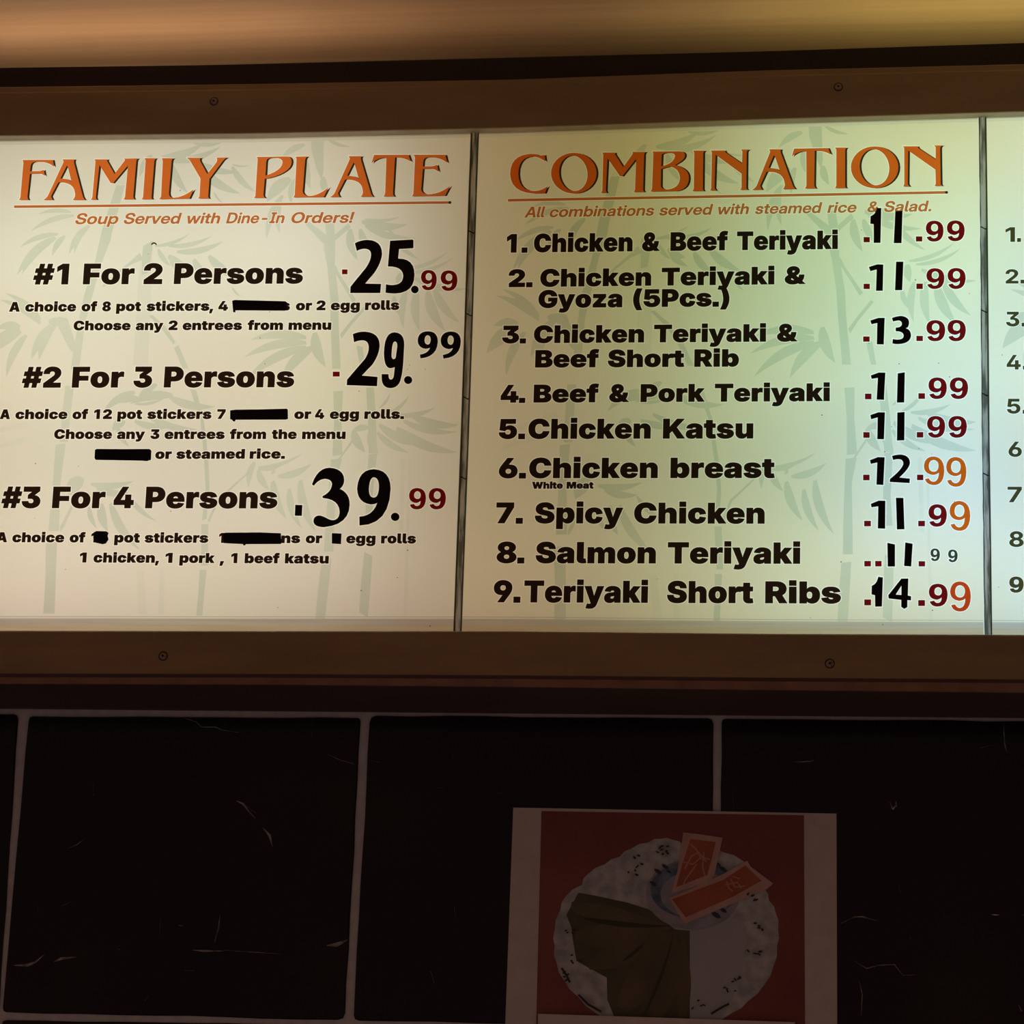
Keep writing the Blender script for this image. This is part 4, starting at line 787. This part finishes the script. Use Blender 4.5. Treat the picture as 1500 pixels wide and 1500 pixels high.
# ------------------------------------------------------------------ the three menu panels
def fat(ls, big, small): return [[(t, grow(c, big if abs(max(p[1] for q in c for p in q)-min(p[1] for q in c for p in q)) > 21 else small)) for t, c in l] for l in ls]
def sq(x0, y0, x1, y1): return [poly(x0, y0, x1, y0, x1, y1, x0, y1)]
def za(*a): return sq(500+a[0]/8.3333, 340+a[1]/8.3333, 500+a[2]/8.3333, 340+a[3]/8.3333)
W = words
P1 = dict(
 lines=[
  W([('#1',48.5,99.2),('For',121.8,195.5),('2',210,236.8),('Persons',255,442.7)], 416.3, 414.9, 29.4),
  W([('A',13.5,28.5),('choice',36.9,110.8),('of',119.5,141.6),('8',149.8,161.7),('pot',170.3,206),('stickers,',214.7,312),('4',320,333.2),('s',416,424),('or',433.6,456.4),('2',463.6,476.3),('egg',484.7,526.5),('rolls',534.9,584.3)], 456.3, 453.6, 13.6),
  W([('Choose',107.8,190.6),('any',199,238.5),('2',246.9,259.5),('entrees',267.6,353.9),('from',362.8,413.9),('menu',422.8,484.7)], 483.6, 482.8, 13.4),
  W([('#2',32,88.2),('For',105.5,180.1),('3',195.5,221.7),('Persons',240.3,430)], 567.5, 566.7, 29.6),
  W([('A',0,14),('choice',22.6,98),('of',106.2,128.3),('12',137.7,163.3),('pot',172,207.7),('stickers',215.8,309.2),('7',318,329.7),('or',431.2,455.2),('4',461.7,474.4),('egg',483.3,525.3),('rolls.',533.9,591.3)], 613.6, 613.2, 13.6),
  W([('Choose',79.3,163.3),('any',171.5,211.6),('3',220.5,232.9),('entrees',241,328.5),('from',336.7,389.2),('the',398.3,434),('menu',442.7,505.6)], 642.7, 642.8, 13.6),
  W([('or',227.5,250.8),('steamed',258.3,358),('rice.',365.9,416.8)], 671.9, 671.5, 13.6),
  W([('#3',1.9,57.9),('For',76.5,152.8),('4',166.4,194.8),('Persons',213,405.3)], 743.8, 744.3, 30.6),
  W([('A',-5,9.8),('choice',18,93.3),('of',102,124.4),('1',133.5,141),('pot',167.5,204.2),('stickers',211.9,304.5),('1',320.8,328),('ns',412,439.1),('or',448,471.3),('egg',507.3,549.5),('rolls',558.4,608.8)], 793.9, 795.8, 14.0),
  W([('1',116.7,126),('chicken,',137,232.6),('1',242.2,252),('pork',263,313.8),(',',322,327.8),('1',338.5,347),('beef',358.5,408.9),('katsu',417.5,480.9)], 823.6, 825.2, 14.0)],
 sub=W([('Soup',110.4,172.7),('Served',181.5,265.5),('with',274.2,322),('Dine-In',331.3,416.3),('Orders!',426.9,518.8)], 328.1, 326.1, 15.4, 'S', .2),
 head=HEAD1, rule=(20.5, 302.8, 659, 296.6, 3.6),
 faint=FAINT, warp=lambda p: p)
def bx(ox, oy, a): return (ox+a[0]/8.3333, ox+a[1]/8.3333, oy+a[2]/8.3333, oy+a[3]/8.3333)
def nine(ox, oy, a, font='K'):
    x0, x1, y0, y1 = bx(ox, oy, a); return fit('9', font, x0, x1, y0, y1)
def sqs(ox, oy, a):
    x0, x1, y0, y1 = bx(ox, oy, a); return sq(x0, y0, x1, y1)
def zp(ox, oy, *ss):
    cs = [path(s) for s in ss]; cs = [ccw(cs[0])]+[ccw(c)[::-1] for c in cs[1:]]
    return tf(cs, ox, oy, 8.3333)
# each price: (label, [dots], [(cents contours, material)], [raised black pieces])
nine99 = lambda ox, oy, dx=0, dy=0: [[(x+dx/8.3333, y+dy/8.3333) for x, y in c] for c in
    zp(ox, oy, "M1060 85 Q1178 88 1178 210 Q1170 400 965 415 L958 370 Q1060 355 1082 285 Q1050 298 1025 298 Q930 285 932 190 Q940 88 1060 85", "M1053 132 Q1091 140 1091 190 Q1085 248 1053 248 Q1015 240 1015 190 Q1020 135 1053 132")]
P1['prices'] = [
 ('price', [sqs(500,340,(8,76,455,515))], [(nine(500,340,(972,1165,462,710)), m_red), (nine(500,340,(1212,1418,467,718)), m_red)],
  [zp(500,340,"M165 135 Q240 95 320 95 Q495 100 497 260 Q490 370 400 500 L290 628 L485 632 L475 742 L108 742 L112 665 L300 435 Q365 340 362 270 Q360 200 275 202 Q230 205 188 230"),
   zp(500,340,"M595 105 L868 90 L880 100 L880 190 L868 196 L705 205 L693 322 Q895 320 893 520 Q890 740 660 748 Q590 748 540 738 L545 635 Q590 650 640 645 Q755 635 755 530 Q745 415 568 418"),
   tf([ell(897,700,46,46)],500,340,8.3333)]),
 ('price', [sqs(500,475,(-105,-20,578,638))], [],
  [zp(500,475,"M140 120 Q210 88 290 90 Q468 100 468 260 Q462 370 380 490 L250 625 L442 642 L435 755 L65 742 L70 675 L290 420 Q340 340 333 270 Q325 192 250 195 Q200 198 155 218"),
   zp(500,475,"M650 98 Q770 105 768 250 L755 480 Q740 640 715 700 Q680 780 590 778 Q490 770 492 650 L492 608 L575 608 Q575 675 605 675 Q640 675 645 590 L652 520 Q620 535 590 535 Q520 525 520 350 Q525 95 650 98", "M652 208 Q685 215 682 270 L665 400 Q655 428 635 425 Q610 415 613 370 Q618 215 652 208"),
   tf([ell(815,680,50,48)],500,475,8.3333), nine99(500,475), nine99(500,475,281,3)]),
 ('price', [], [(nine(430,680,(1410,1617,290,552)), m_red), (nine(430,680,(1650,1860,290,552)), m_red)],
  [zp(430,680,"M225 245 Q290 45 440 42 Q615 55 618 190 Q618 260 565 300 Q685 350 685 490 Q680 740 370 768 Q240 765 242 690 Q250 625 320 625 Q350 630 400 655 Q450 685 490 682 Q560 670 562 580 Q555 430 360 412 Q345 400 360 385 Q460 340 470 240 Q460 180 380 178 Q300 185 248 262"),
   zp(430,680,"M980 60 Q1185 70 1185 300 Q1170 740 805 748 L803 640 Q970 630 1022 470 Q990 490 940 490 Q780 470 775 300 Q790 65 980 60", "M980 158 Q1045 165 1042 290 Q1035 408 975 408 Q915 400 920 290 Q930 160 980 158"),
   tf([ell(1240,642,52,50)],430,680,8.3333), zp(430,680,"M20 495 L108 498 L100 630 L15 628")])]
def tape(pts): return [pts]
P1['tapes'] = [poly(340,440.5,344,439.3,418,441.2,420.5,443,421,454,417,455,345,454.5,344.5,457.5,341.5,457.2), poly(337,601,345,600,380,599.6,420,598.6,421.6,600,421.8,613.5,418,614.6,345,614.8,344,617.5,341,617,340,615,337,614),
 poly(139,659,142,657.5,180,657.8,219,657.6,221.7,660,221,673.5,215,675.4,208,674.8,190,674.4,140,673.6,138.4,671), poly(137,780,141,777.8,156,778.2,159,780.5,157.5,785,159,790,155,796,150,797.2,138.5,794.5,136.5,788),
 poly(326.5,783,330,780.2,380,779.8,411.5,781,411.8,796.8,360,797,359,799,356,798.8,356,797,328,795.6), poly(486,780.8,500.2,781.4,499.5,797,486,796.2)]
TY1 = lambda: "M245 80 L300 80 L290 505 L207 505 L207 275 L165 272 L168 180 Q235 155 245 80"
P2 = dict(
 lines=[
  W([('1.',742.5,772),('Chicken',782.4,925.9),('&',940.9,966),('Beef',982.5,1065.8),('Teriyaki',1080,1226.7)], 369.6, 364.3, 26.2),
  W([('2.',745.2,779.4),('Chicken',791.7,953.2),('Teriyaki',969.6,1133.7),('&',1150,1179.7)], 420.2, 415.6, 25.0),
  W([('Gyoza',789,910.9),('(5Pcs.)',927.8,1067.8)], 450.6, 448.2, 25.0),
  W([('3.',735.9,769.8),('Chicken',782.4,942.8),('Teriyaki',958.4,1121.4),('&',1138.7,1167.9)], 502.4, 499.7, 24.8),
  W([('Beef',784.3,876.7),('Short',890.9,1001.6),('Rib',1017.5,1081.7)], 537.9, 536.5, 24.6),
  W([('4.',733.7,768.7),('Beef',782,876.4),('&',892.8,921),('Pork',938.7,1031.7),('Teriyaki',1047.5,1214.9)], 589.4, 587.1, 25.2),
  W([('5.',731,768.4),('Chicken',774.2,952.4),('Katsu',971.5,1102.8)], 642.4, 641.8, 28.2),
  W([('6.',731,769.8),('Chicken',775.3,962.8),('breast',982.5,1134.3)], 700, 699.7, 28.8),
  W([('White',779.7,823.9),('Meat',830.2,869)], 715.6, 715.4, 9.4),
  W([('7.',726.9,765.2),('Spicy',783.8,912),('Chicken',929.2,1119.5)], 766.1, 766.6, 29.6),
  W([('8.',727.7,767.4),('Salmon',785,960),('Teriyaki',978.4,1171.5)], 824.3, 825.4, 30.2),
  W([('9.',723.3,761.6),('Teriyaki',767.9,948.3),('Short',977.5,1103),('Ribs',1121.4,1231.3)], 881.8, 883.6, 31.2)],
 sub=W([('All',768.4,798),('combinations',805.3,957.9),('served',966,1044.5),('with',1052.2,1096.8),('steamed',1106.4,1204.3),('rice',1212.2,1254.5),('&',1270.9,1286),('Salad.',1295.5,1364)], 318.4, 309.2, 15.2, 'S', .2),
 head=HEAD2, rule=(744, 293.4, 1386.5, 281.8, 3.8), faint=[[warp2(p) for p in c] for c in FAINT], warp=warp2, tapes=[])
d, e, f_, g = (1255, 295), (1255, 455), (1255, 590), (1255, 720)
P2['prices'] = [
 ('price', [sqs(*d,(83,160,435,500)), sqs(*d,(722,800,427,490))], [(nine(*d,(843,1060,235,492)), m_red), (nine(*d,(1100,1318,232,487)), m_red)], [zp(*d, TY1()), zp(*d, "M470 120 L560 115 L547 508 L452 508")]),
 ('price', [sqs(*d,(83,160,1005,1070)), sqs(*d,(728,807,1003,1070))], [(nine(*d,(850,1070,815,1070)), m_red), (nine(*d,(1108,1330,812,1070)), m_red)], [zp(*d, "M148 800 L250 768 L325 770 L318 1090 L235 1090 L243 830 L165 850"), zp(*d, "M480 735 L570 735 L555 1083 L467 1083")]),
 ('price', [sqs(*e,(78,158,315,380)), sqs(*e,(728,808,308,372))], [(nine(*e,(850,1080,115,375)), m_red), (nine(*e,(1108,1332,112,375)), m_red)], [zp(*e, "M165 120 L265 88 L342 88 L330 412 L245 410 L250 150 L180 165"),
   zp(*e, "M430 90 Q490 65 545 65 Q640 75 640 150 Q635 210 595 215 Q665 230 663 310 Q650 405 500 408 Q460 408 435 398 L440 345 Q490 358 530 350 Q575 340 572 300 Q565 250 475 250 L475 207 Q550 205 552 160 Q545 115 500 120 Q470 125 443 132")]),
 ('price', [sqs(*e,(100,180,1013,1083)), sqs(*e,(752,833,1008,1078))], [(nine(*e,(875,1100,815,1080)), m_red), (nine(*e,(1135,1360,815,1080)), m_red)], [zp(*e, "M172 790 L270 755 L350 757 L333 1088 L243 1085 L258 820 L182 832"), zp(*e, "M500 765 L588 752 L580 1120 L490 1122")]),
 ('price', [sqs(*f_,(80,158,358,428)), sqs(*f_,(732,813,357,425))], [(nine(*f_,(858,1080,160,428)), m_red), (nine(*f_,(1118,1345,160,428)), m_red)], [zp(*f_, "M165 150 L265 115 L345 117 L333 445 L250 443 L255 178 L175 200"), zp(*f_, "M495 118 L585 112 L582 457 L490 460")]),
 ('price', [sqs(*f_,(78,157,877,947)), sqs(*f_,(735,813,877,945))], [(nine(*f_,(820,1068,655,1005),'M'), m_vinyl9), (nine(*f_,(1092,1338,662,1025),'M'), m_vinyl9)], [zp(*f_, "M160 700 L260 662 L342 665 L325 1003 L240 998 L250 728 L172 745"),
   zp(*f_, "M430 650 Q480 630 545 632 Q650 645 650 735 Q645 800 520 912 L650 925 L645 980 L402 965 L405 930 Q570 800 568 735 Q560 690 520 688 Q480 685 445 698")]),
 ('price', [sqs(*g,(90,173,357,425)), sqs(*g,(750,833,357,425))], [(nine(*g,(875,1100,155,430)), m_red), (nine(*g,(1133,1385,115,480),'M'), m_vinyl9)], [zp(*g, "M172 150 L268 110 L350 112 L347 453 L257 450 L262 180 L180 192"), zp(*g, "M478 75 L570 77 L583 460 L490 462")]),
 ('price', [sqs(*g,(92,173,847,915)), sqs(*g,(225,303,847,915)), sqs(*g,(755,835,850,915))], [(nine(*g,(900,1015,695,850),'B'), m_smallgrey), (nine(*g,(1115,1232,708,863),'B'), m_smallgrey)], [zp(*g, "M373 625 L467 645 L467 915 L378 915"), zp(*g, "M592 620 L683 637 L665 915 L578 907")]),
 ('price', [sqs(*g,(92,175,1317,1390)), sqs(*g,(750,833,1325,1397))], [(nine(*g,(880,1110,1125,1405)), m_red), (nine(*g,(1140,1392,1098,1465),'M'), m_vinyl9r)], [zp(*g, "M262 1040 L320 1048 L308 1403 L225 1405 L222 1265 L180 1255 L183 1150 Q245 1130 262 1040"),
   zp(*g, "M545 1062 L630 1062 L625 1270 L665 1278 L662 1328 L618 1325 L618 1410 L582 1432 L543 1408 L543 1322 L390 1305 L385 1265", "M545 1150 L545 1262 L475 1258")])]
P3 = dict(lines=[], sub=[], head=[], rule=None, faint=[[warp3(p) for p in c] for c in FAINT], warp=warp3, tapes=[], prices=[])
for s, x0, x1, y0, y1 in (('1',1473.2,1486.5,333.1,354),('2',1473.2,1491.6,394.6,415),('3',1474,1493,456.9,478),('4',1474.9,1495,520.1,541),('5',1475.4,1494.5,584.4,605.7),('6',1477.6,1496.5,647.2,669),('7',1476.2,1496.5,713.3,735.5),('8',1478.7,1499.2,778.4,801),('9',1478.7,1499.2,844.8,868)):
    hgt = y1-y0; ln = fit(s, 'B', x0, x1, y0, y1)+[[(x+x1+.25*hgt-1.5, y) for x, y in c] for c in [poly(0, y1-5, 5, y1-5, 5, y1, 0, y1)]]
    P3['lines'].append([(s, grow(ln, .35))])

LAB = {1: 'milky white backlit panel headed FAMILY PLATE', 2: 'milky white backlit panel headed COMBINATION with nine numbered dishes',
       3: 'cut-off backlit panel showing only small olive item numbers'}
def edge_y(E_, x):
    for a, b in zip(E_, E_[1:]):
        if x <= b[0]: return a[1]+(b[1]-a[1])*(x-a[0])/(b[0]-a[0])
    return E_[-1][1]
def make_panel(n, P, left, right, ticks):
    # the sheet reaches a little behind the rails
    xs = [left[0][0]+(right[0][0]-left[0][0])*k/8 for k in range(9)]; xb = [left[-1][0]+(right[-1][0]-left[-1][0])*k/8 for k in range(9)]
    border = [(x, edge_y(EDGE_IN_TOP, x)-9) for x in xs]+right[1:-1]+[(x, edge_y(EDGE_IN_BOT, x)+9) for x in xb[::-1]]+left[1:-1][::-1]
    shapes = []; kl = []
    wp = P['warp']
    for c in ART: shapes.append(('bamboo', 2, []))
    art = [ccw([wp(p) for p in c]) for c in ART]
    ed = lambda k: [(x, edge_y(EDGE_IN_BOT, x)+k) for x in [border[0][0]-60+(border[8][0]-border[0][0]+120)*q/12 for q in range(13)]]
    bands = [('band', 3, [ccw(ed(-17)+ed(-9)[::-1])]), ('bandline', 3, [ccw(ed(-21.5)+ed(-20.3)[::-1])]), ('bandline2', 3, [ccw(ed(-18.6)+ed(-17)[::-1])]), ('band2', 3, [ccw(ed(-9)+ed(3)[::-1])])]  # channel shading along the lower edge, as tinted strips
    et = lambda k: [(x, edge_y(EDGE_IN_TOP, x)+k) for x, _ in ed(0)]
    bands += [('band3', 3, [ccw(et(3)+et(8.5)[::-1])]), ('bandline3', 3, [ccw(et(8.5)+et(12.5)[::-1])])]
    shapes = [('bamboo', 2, art), ('faint', 1, [ccw(c) for c in P['faint']])]+bands
    # specks of dirt
    for sx, sy, r in ticks: kl.append(ell(sx, sy, r, r*.8, 8))
    shapes.append(('speck', 9, kl)) if kl else None
    items = []
    for i, ws in enumerate(P['lines']):
        for j, (t_, cs) in enumerate(ws): items.append((('line', i, j), cs, m_black, 1.1 if n < 3 else .8))
    for j, (t_, cs) in enumerate(P['sub']): items.append((('sub', j), cs, m_sub, .8))
    for i, cs in enumerate(P['head']): items.append((('head', i), cs, m_orange, 1.0))
    if P['rule']:
        x0, y0, x1, y1, th = P['rule']; items.append((('rule', 0), [poly(x0, y0-th/2, x1, y1-th/2, x1, y1+th/2, x0, y0+th/2)], m_rule, 1.0))
        items.append((('rule_end', 0), [ell(x1, y1, 2.3, 2.2, 10)], m_shadow, 0))
    for i, (lb, dots, cents, raised) in enumerate(P['prices']):
        dd = [ccw(c[0]) for c in dots]
        for j, c in enumerate(dd): items.append((('dot', i, j), [c], m_red, 1.1))
        for j, (cs, mt) in enumerate(cents): items.append((('cent', i, j), cs, mt, 1.1))
    keyc = []
    for key, cs, mt, kd in items:
        shapes.append((key, 10 if key[0] != 'rule_end' else 11, cs))
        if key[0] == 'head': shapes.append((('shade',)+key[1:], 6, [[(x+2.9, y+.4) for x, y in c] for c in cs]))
        if kd: shapes.append((('key',)+key, 4, grow(cs, kd)))
    for i, (lb, dots, cents, raised) in enumerate(P['prices']):
        for j, cs in enumerate(raised): shapes.append((('key', 'raised', i, j), 4, grow(cs, 1.4)))
    for i, c in enumerate(P['tapes']): shapes.append((('key', 'tape', i), 4, grow([ccw(c)], .8)))
    v, out = partition(border, shapes)
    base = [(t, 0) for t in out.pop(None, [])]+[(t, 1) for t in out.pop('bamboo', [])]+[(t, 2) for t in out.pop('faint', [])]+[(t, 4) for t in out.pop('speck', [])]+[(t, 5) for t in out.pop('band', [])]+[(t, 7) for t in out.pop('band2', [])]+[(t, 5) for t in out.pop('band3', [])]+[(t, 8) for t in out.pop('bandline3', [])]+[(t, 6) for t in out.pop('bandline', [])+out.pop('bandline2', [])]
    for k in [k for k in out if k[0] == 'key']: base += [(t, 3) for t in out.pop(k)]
    pan = build_tris('menu_panel', v, [t for t, _ in base], ([m_acryl, m_bamboo, m_faint] if n == 1 else [m_acryl2, m_bamboo2, m_faint2])+[m_halo, m_shadow, m_band, m_bandline, m_band2, m_bandsoft], Y_FACE, None, [i for _, i in base], label=LAB[n])
    put(pan, sign)
    def part(name, keys, mt, parent, **kw):
        tr_ = [t for k in keys for t in out.get(k, [])]
        return build_tris(name, v, tr_, mt, Y_FACE, parent, **kw) if tr_ else None
    for i, ws in enumerate(P['lines']):
        for j in range(len(ws)): part('menu_word' if n < 3 else 'item_number', [('line', i, j)], m_black if n < 3 else m_olive, pan)
    for j in range(len(P['sub'])): part('subheading_word', [('sub', j)], m_sub, pan, label='small slanted rust-orange word')
    if P['head']:
        tr_ = []; ids = []
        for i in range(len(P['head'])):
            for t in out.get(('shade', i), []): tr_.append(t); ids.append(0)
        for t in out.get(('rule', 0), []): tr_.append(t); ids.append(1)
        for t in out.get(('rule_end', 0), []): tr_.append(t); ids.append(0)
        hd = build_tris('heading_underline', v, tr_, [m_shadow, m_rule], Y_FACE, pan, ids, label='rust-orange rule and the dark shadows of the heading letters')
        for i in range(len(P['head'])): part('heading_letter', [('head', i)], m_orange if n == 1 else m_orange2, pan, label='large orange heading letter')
    for i, (lb, dots, cents, raised) in enumerate(P['prices']):
        # the raised black numerals are one sticker each; dots and cents are printed
        host = plate('price_numeral', raised[0], Y_FACE-.0002, .0005, m_blackvinyl, pan)
        for cs in raised[1:]: plate('price_numeral', cs, Y_FACE-.0002, .0005, m_blackvinyl, pan)
        for j in range(len(dots)): part('price_dot', [('dot', i, j)], m_red, pan, label='dark red square dot')
        for j, (cs, mt) in enumerate(cents):
            part('cents_numeral', [('cent', i, j)], mt, pan, label=('orange nine' if mt in (m_vinyl9, m_vinyl9r) else 'dark red nine' if mt is m_red else 'small dark green nine'))
    for c in P['tapes']: plate('redaction_tape', [ccw(c)], Y_FACE-.0003, .0005, m_blackvinyl, pan, label='black tape over a printed word')
    return pan
L1 = [(-104, 190), (-150, 940)]
off = lambda D, k: [(x+k, y) for x, y in D]
SP1 = [(264, 279, .9), (217, 372, .6), (96, 834, .7), (52, 679, .9), (51, 759, .5), (381, 495, .8), (526, 573, .8), (395, 457, .7), (597, 806, 1.0), (582, 846, .8), (529, 865, 1.0), (407, 890, .7), (574, 703, .6), (623, 541, .7), (597, 541, .6), (250, 749, .8), (115, 683, .6), (630, 917, 1.0), (165, 190+5, .7), (388, 533, .7), (600, 535, .7)]
SP2 = [(1262, 337, .7), (1341, 410, 1.0), (1317, 533, .9), (1375, 532, .8), (1391, 552, .9), (1204, 608, 1.0), (1232, 823, 1.1), (1296, 662, .9), (1346, 657, .8), (1366, 894, 1.0), (1293, 915, .8), (1400, 484, .6), (1420, 430, .6), (963, 848, .6), (1187, 905, .6), (1273, 503, .7), (1306, 625, .7), (1384, 562, .7), (1365, 665, .6), (1398, 735, .7)]
pan1 = make_panel(1, P1, L1, off(D1, -6.0), SP1)
pan2 = make_panel(2, P2, off(D2, -6.4) and off(D1, 5.6), off(D2, -6.2), SP2)
pan3 = make_panel(3, P3, off(D2, 5.8), [(2195, 130), (2262, 950)], [(1468, 520, .8), (1463, 860, .7)])
# little stray arc above the first line
sc = []
for k in range(9):
    a = math.pi*(1.0+k/8.0*1.0); sc.append((225.5+4.2*math.cos(a), 358.5+3.6*math.sin(a)))
sc2 = [(225.5+(x-225.5)*.55, 358.5+(y-358.5)*.45) for x, y in sc]
plate('ink_mark', [ccw(sc+sc2[::-1])], Y_FACE-.0002, .0003, m_blackvinyl, pan1, label='small black arc mark')

# ------------------------------------------------------------------ the food photo taped to the tiles
def z6(c): return [(720+x/2.8302, 1160+y/2.8302) for x, y in c]
m_paper = solid('pale_paper', (.80, .76, .72), (.74, .70, .66), rough=.8, ns=60.0, spec=.15)
m_pred = solid('printed_deep_red', (.33, .12, .10), (.27, .085, .075), rough=.5, ns=9.0, spec=.2)
m_pplate = solid('printed_grey_white', (.68, .72, .76), (.42, .46, .50), rough=.5, ns=90.0, spec=.2, detail=8.0)
m_pcloth = solid('printed_smooth_grey', (.60, .65, .70), (.50, .54, .60), rough=.5, ns=8.0, spec=.2)
m_polive = solid('printed_olive', (.15, .145, .095), (.11, .11, .07), rough=.5, ns=26.0, spec=.2)
m_polive2 = solid('printed_olive_brown', (.20, .175, .115), (.14, .13, .085), rough=.5, ns=20.0, spec=.2)
m_pdark = solid('printed_dark', (.06, .06, .055), rough=.5, spec=.2)
m_pnavy = solid('printed_navy', (.07, .09, .13), rough=.5, spec=.2)
m_pcrease = solid('printed_shadowy_olive', (.09, .09, .06), rough=.5, spec=.2)
m_pblue = solid('printed_blue_grey', (.24, .33, .46), (.10, .15, .24), rough=.5, ns=90.0, spec=.2, detail=6.0)
m_pbowl = solid('printed_bowl_grey', (.46, .48, .56), (.34, .36, .44), rough=.5, ns=60.0, spec=.2)
m_ppk = solid('printed_packet_red', (.58, .19, .12), (.46, .14, .09), rough=.5, ns=30.0, spec=.2)
m_ppe = solid('printed_packet_edge', (.78, .53, .46), (.64, .44, .38), rough=.5, ns=60.0, spec=.2)
m_ppi = solid('printed_packet_mark', (.78, .40, .32), rough=.5, spec=.2)
pl = z6(poly(90, 65, 1430, 90, 1433, 962, 1436, 1420, 45, 1420, 57, 962))
poster = plate('food_photo', [ccw(pl)], -.0012, .0008, m_paper, None, label='faded printed photo of a plate of dark rolls on red, on the black tiles', cat='photo')
YP = -.0022; lay = [0]
def pr(name, cs, m, **kw):
    lay[0] += 1
    return plate(name, [ccw(z6(cs[0]))]+[ccw(z6(c))[::-1] for c in cs[1:]], YP-.00004*lay[0], .00003, m, poster, **kw)
pr('printed_background', [poly(207, 80, 1295, 97, 1300, 962, 1300, 1380, 175, 1380, 185, 962)], m_pred, label='deep red printed background')
# scalloped plate
pts = []; base_ = [(262, 640), (262, 570), (285, 490), (310, 430), (375, 385), (400, 340), (470, 300), (530, 270), (580, 235), (650, 210), (700, 195), (755, 200), (800, 225), (900, 235), (960, 250), (1040, 285), (1090, 330), (1130, 400), (1150, 450), (1178, 500), (1188, 570), (1183, 640), (1170, 720), (1130, 800), (1060, 870), (1000, 915), (900, 960), (720, 975), (520, 955), (430, 915), (360, 850), (300, 780), (270, 710)]
for i, p in enumerate(base_):
    q = base_[(i+1) % len(base_)]; mx_, my_ = (p[0]+q[0])/2, (p[1]+q[1])/2; dx, dy = mx_-720, my_-590; l = math.hypot(dx, dy)
    pts += [p, (mx_+dx/l*7, my_+dy/l*7)]
pr('printed_plate', [pts], m_pplate, label='pale scalloped plate')
pr('printed_cloth', [poly(820, 580, 900, 560, 1010, 520, 1060, 560, 1040, 760, 980, 900, 940, 950, 822, 950)], m_pcloth)
pr('printed_rolls', [poly(360, 418, 430, 430, 560, 458, 650, 486, 700, 520, 760, 570, 822, 575, 822, 950, 515, 950, 480, 860, 478, 770, 400, 728, 352, 700, 340, 630, 330, 560, 310, 510)], m_polive, label='dark olive rolls')
for a in ((330, 470, 735, 560, 95), (345, 600, 745, 565, 120), (400, 720, 745, 580, 110), (540, 900, 750, 580, 150), (680, 940, 765, 585, 130), (790, 945, 790, 590, 70)):
    pr('printed_roll', [leaf(*a, .02)], m_polive2)
for a in ((385, 524, 735, 556, 26), (545, 700, 640, 620, 16), (625, 940, 755, 590, 16)):
    pr('printed_crease', [leaf(*a, .03)], m_pcrease)
pr('printed_bowl', [ell(835, 425, 194, 146, 36)], m_pbowl, label='blue-grey printed bowl')
pr('printed_bowl_inside', [ell(840, 405, 182, 120, 36)], m_pblue)
pr('printed_bowl_base', [ell(850, 425, 150, 98, 30)], m_pbowl)
for x, y, r in ((690, 330, 22), (720, 310, 20), (670, 380, 20), (735, 330, 14), (960, 320, 22), (940, 300, 15), (930, 510, 28), (960, 490, 22)):
    pr('printed_bowl_pattern', [ell(x, y, r*.8, r*.35, 12, .6)], m_pnavy)
pr('printed_packet', [poly(795, 168, 860, 175, 958, 190, 925, 340, 905, 375, 745, 420, 770, 330)], m_ppe, label='upper red sauce packet')
pr('printed_packet_face', [poly(825, 195, 930, 208, 895, 345, 765, 395, 790, 300)], m_ppk)
pr('printed_packet', [poly(735, 440, 800, 415, 960, 340, 1060, 285, 1075, 310, 1168, 380, 1140, 405, 960, 480, 800, 548)], m_ppe, label='lower red sauce packet')
pr('printed_packet_face', [poly(748, 445, 960, 365, 1052, 305, 1120, 368, 1000, 435, 805, 520)], m_ppk)
def pline(pts, wd, m):
    L = []; R_ = []
    for i, (x, y) in enumerate(pts):
        a = pts[max(0, i-1)]; b = pts[min(len(pts)-1, i+1)]; dx, dy = b[0]-a[0], b[1]-a[1]; l = math.hypot(dx, dy)
        L.append((x-dy/l*wd/2, y+dx/l*wd/2)); R_.append((x+dy/l*wd/2, y-dx/l*wd/2))
    pr('printed_mark', [L+R_[::-1]], m)
for p in ([(825, 215), (850, 240), (870, 280)], [(800, 320), (830, 265), (860, 250), (890, 290)], [(795, 290), (835, 300), (870, 270), (905, 280)], [(880, 250), (875, 310), (885, 350)], [(850, 300), (800, 370), (795, 395)],
          [(975, 370), (985, 400), (1000, 412)], [(990, 360), (1010, 395), (1050, 390)], [(970, 385), (1020, 375), (1035, 400)], [(1000, 350), (1030, 360)]):
    pline(p, 6, m_ppi)
for cx, cy in ((600, 285), (710, 250), (1100, 555), (1095, 660), (340, 700), (1000, 775), (860, 890), (325, 580), (730, 240), (590, 330), (1080, 440), (985, 830), (300, 760)):
    for k in range(4):
        a = random.uniform(0, 6.28); r = random.uniform(6, 26); x, y = cx+math.cos(a)*r*1.3, cy+math.sin(a)*r
        pr('printed_flower', [ell(x, y, random.uniform(5, 10), random.uniform(3, 5), 8, random.uniform(-1, 1))], m_pdark)
for p in ([(360, 840), (400, 880), (455, 912)], [(290, 730), (310, 760), (325, 790)], [(910, 920), (960, 890), (985, 878)]):
    pline(p, 9, m_pdark)
plate('printed_caption_strip', [ccw(z6(poly(193, 920, 700, 936, 1258, 955, 1260, 1120, 190, 1100)))], YP-.00004*(lay[0]+2), .0003, m_paper, poster, label='blank pale paper strip across the bottom of the photo')
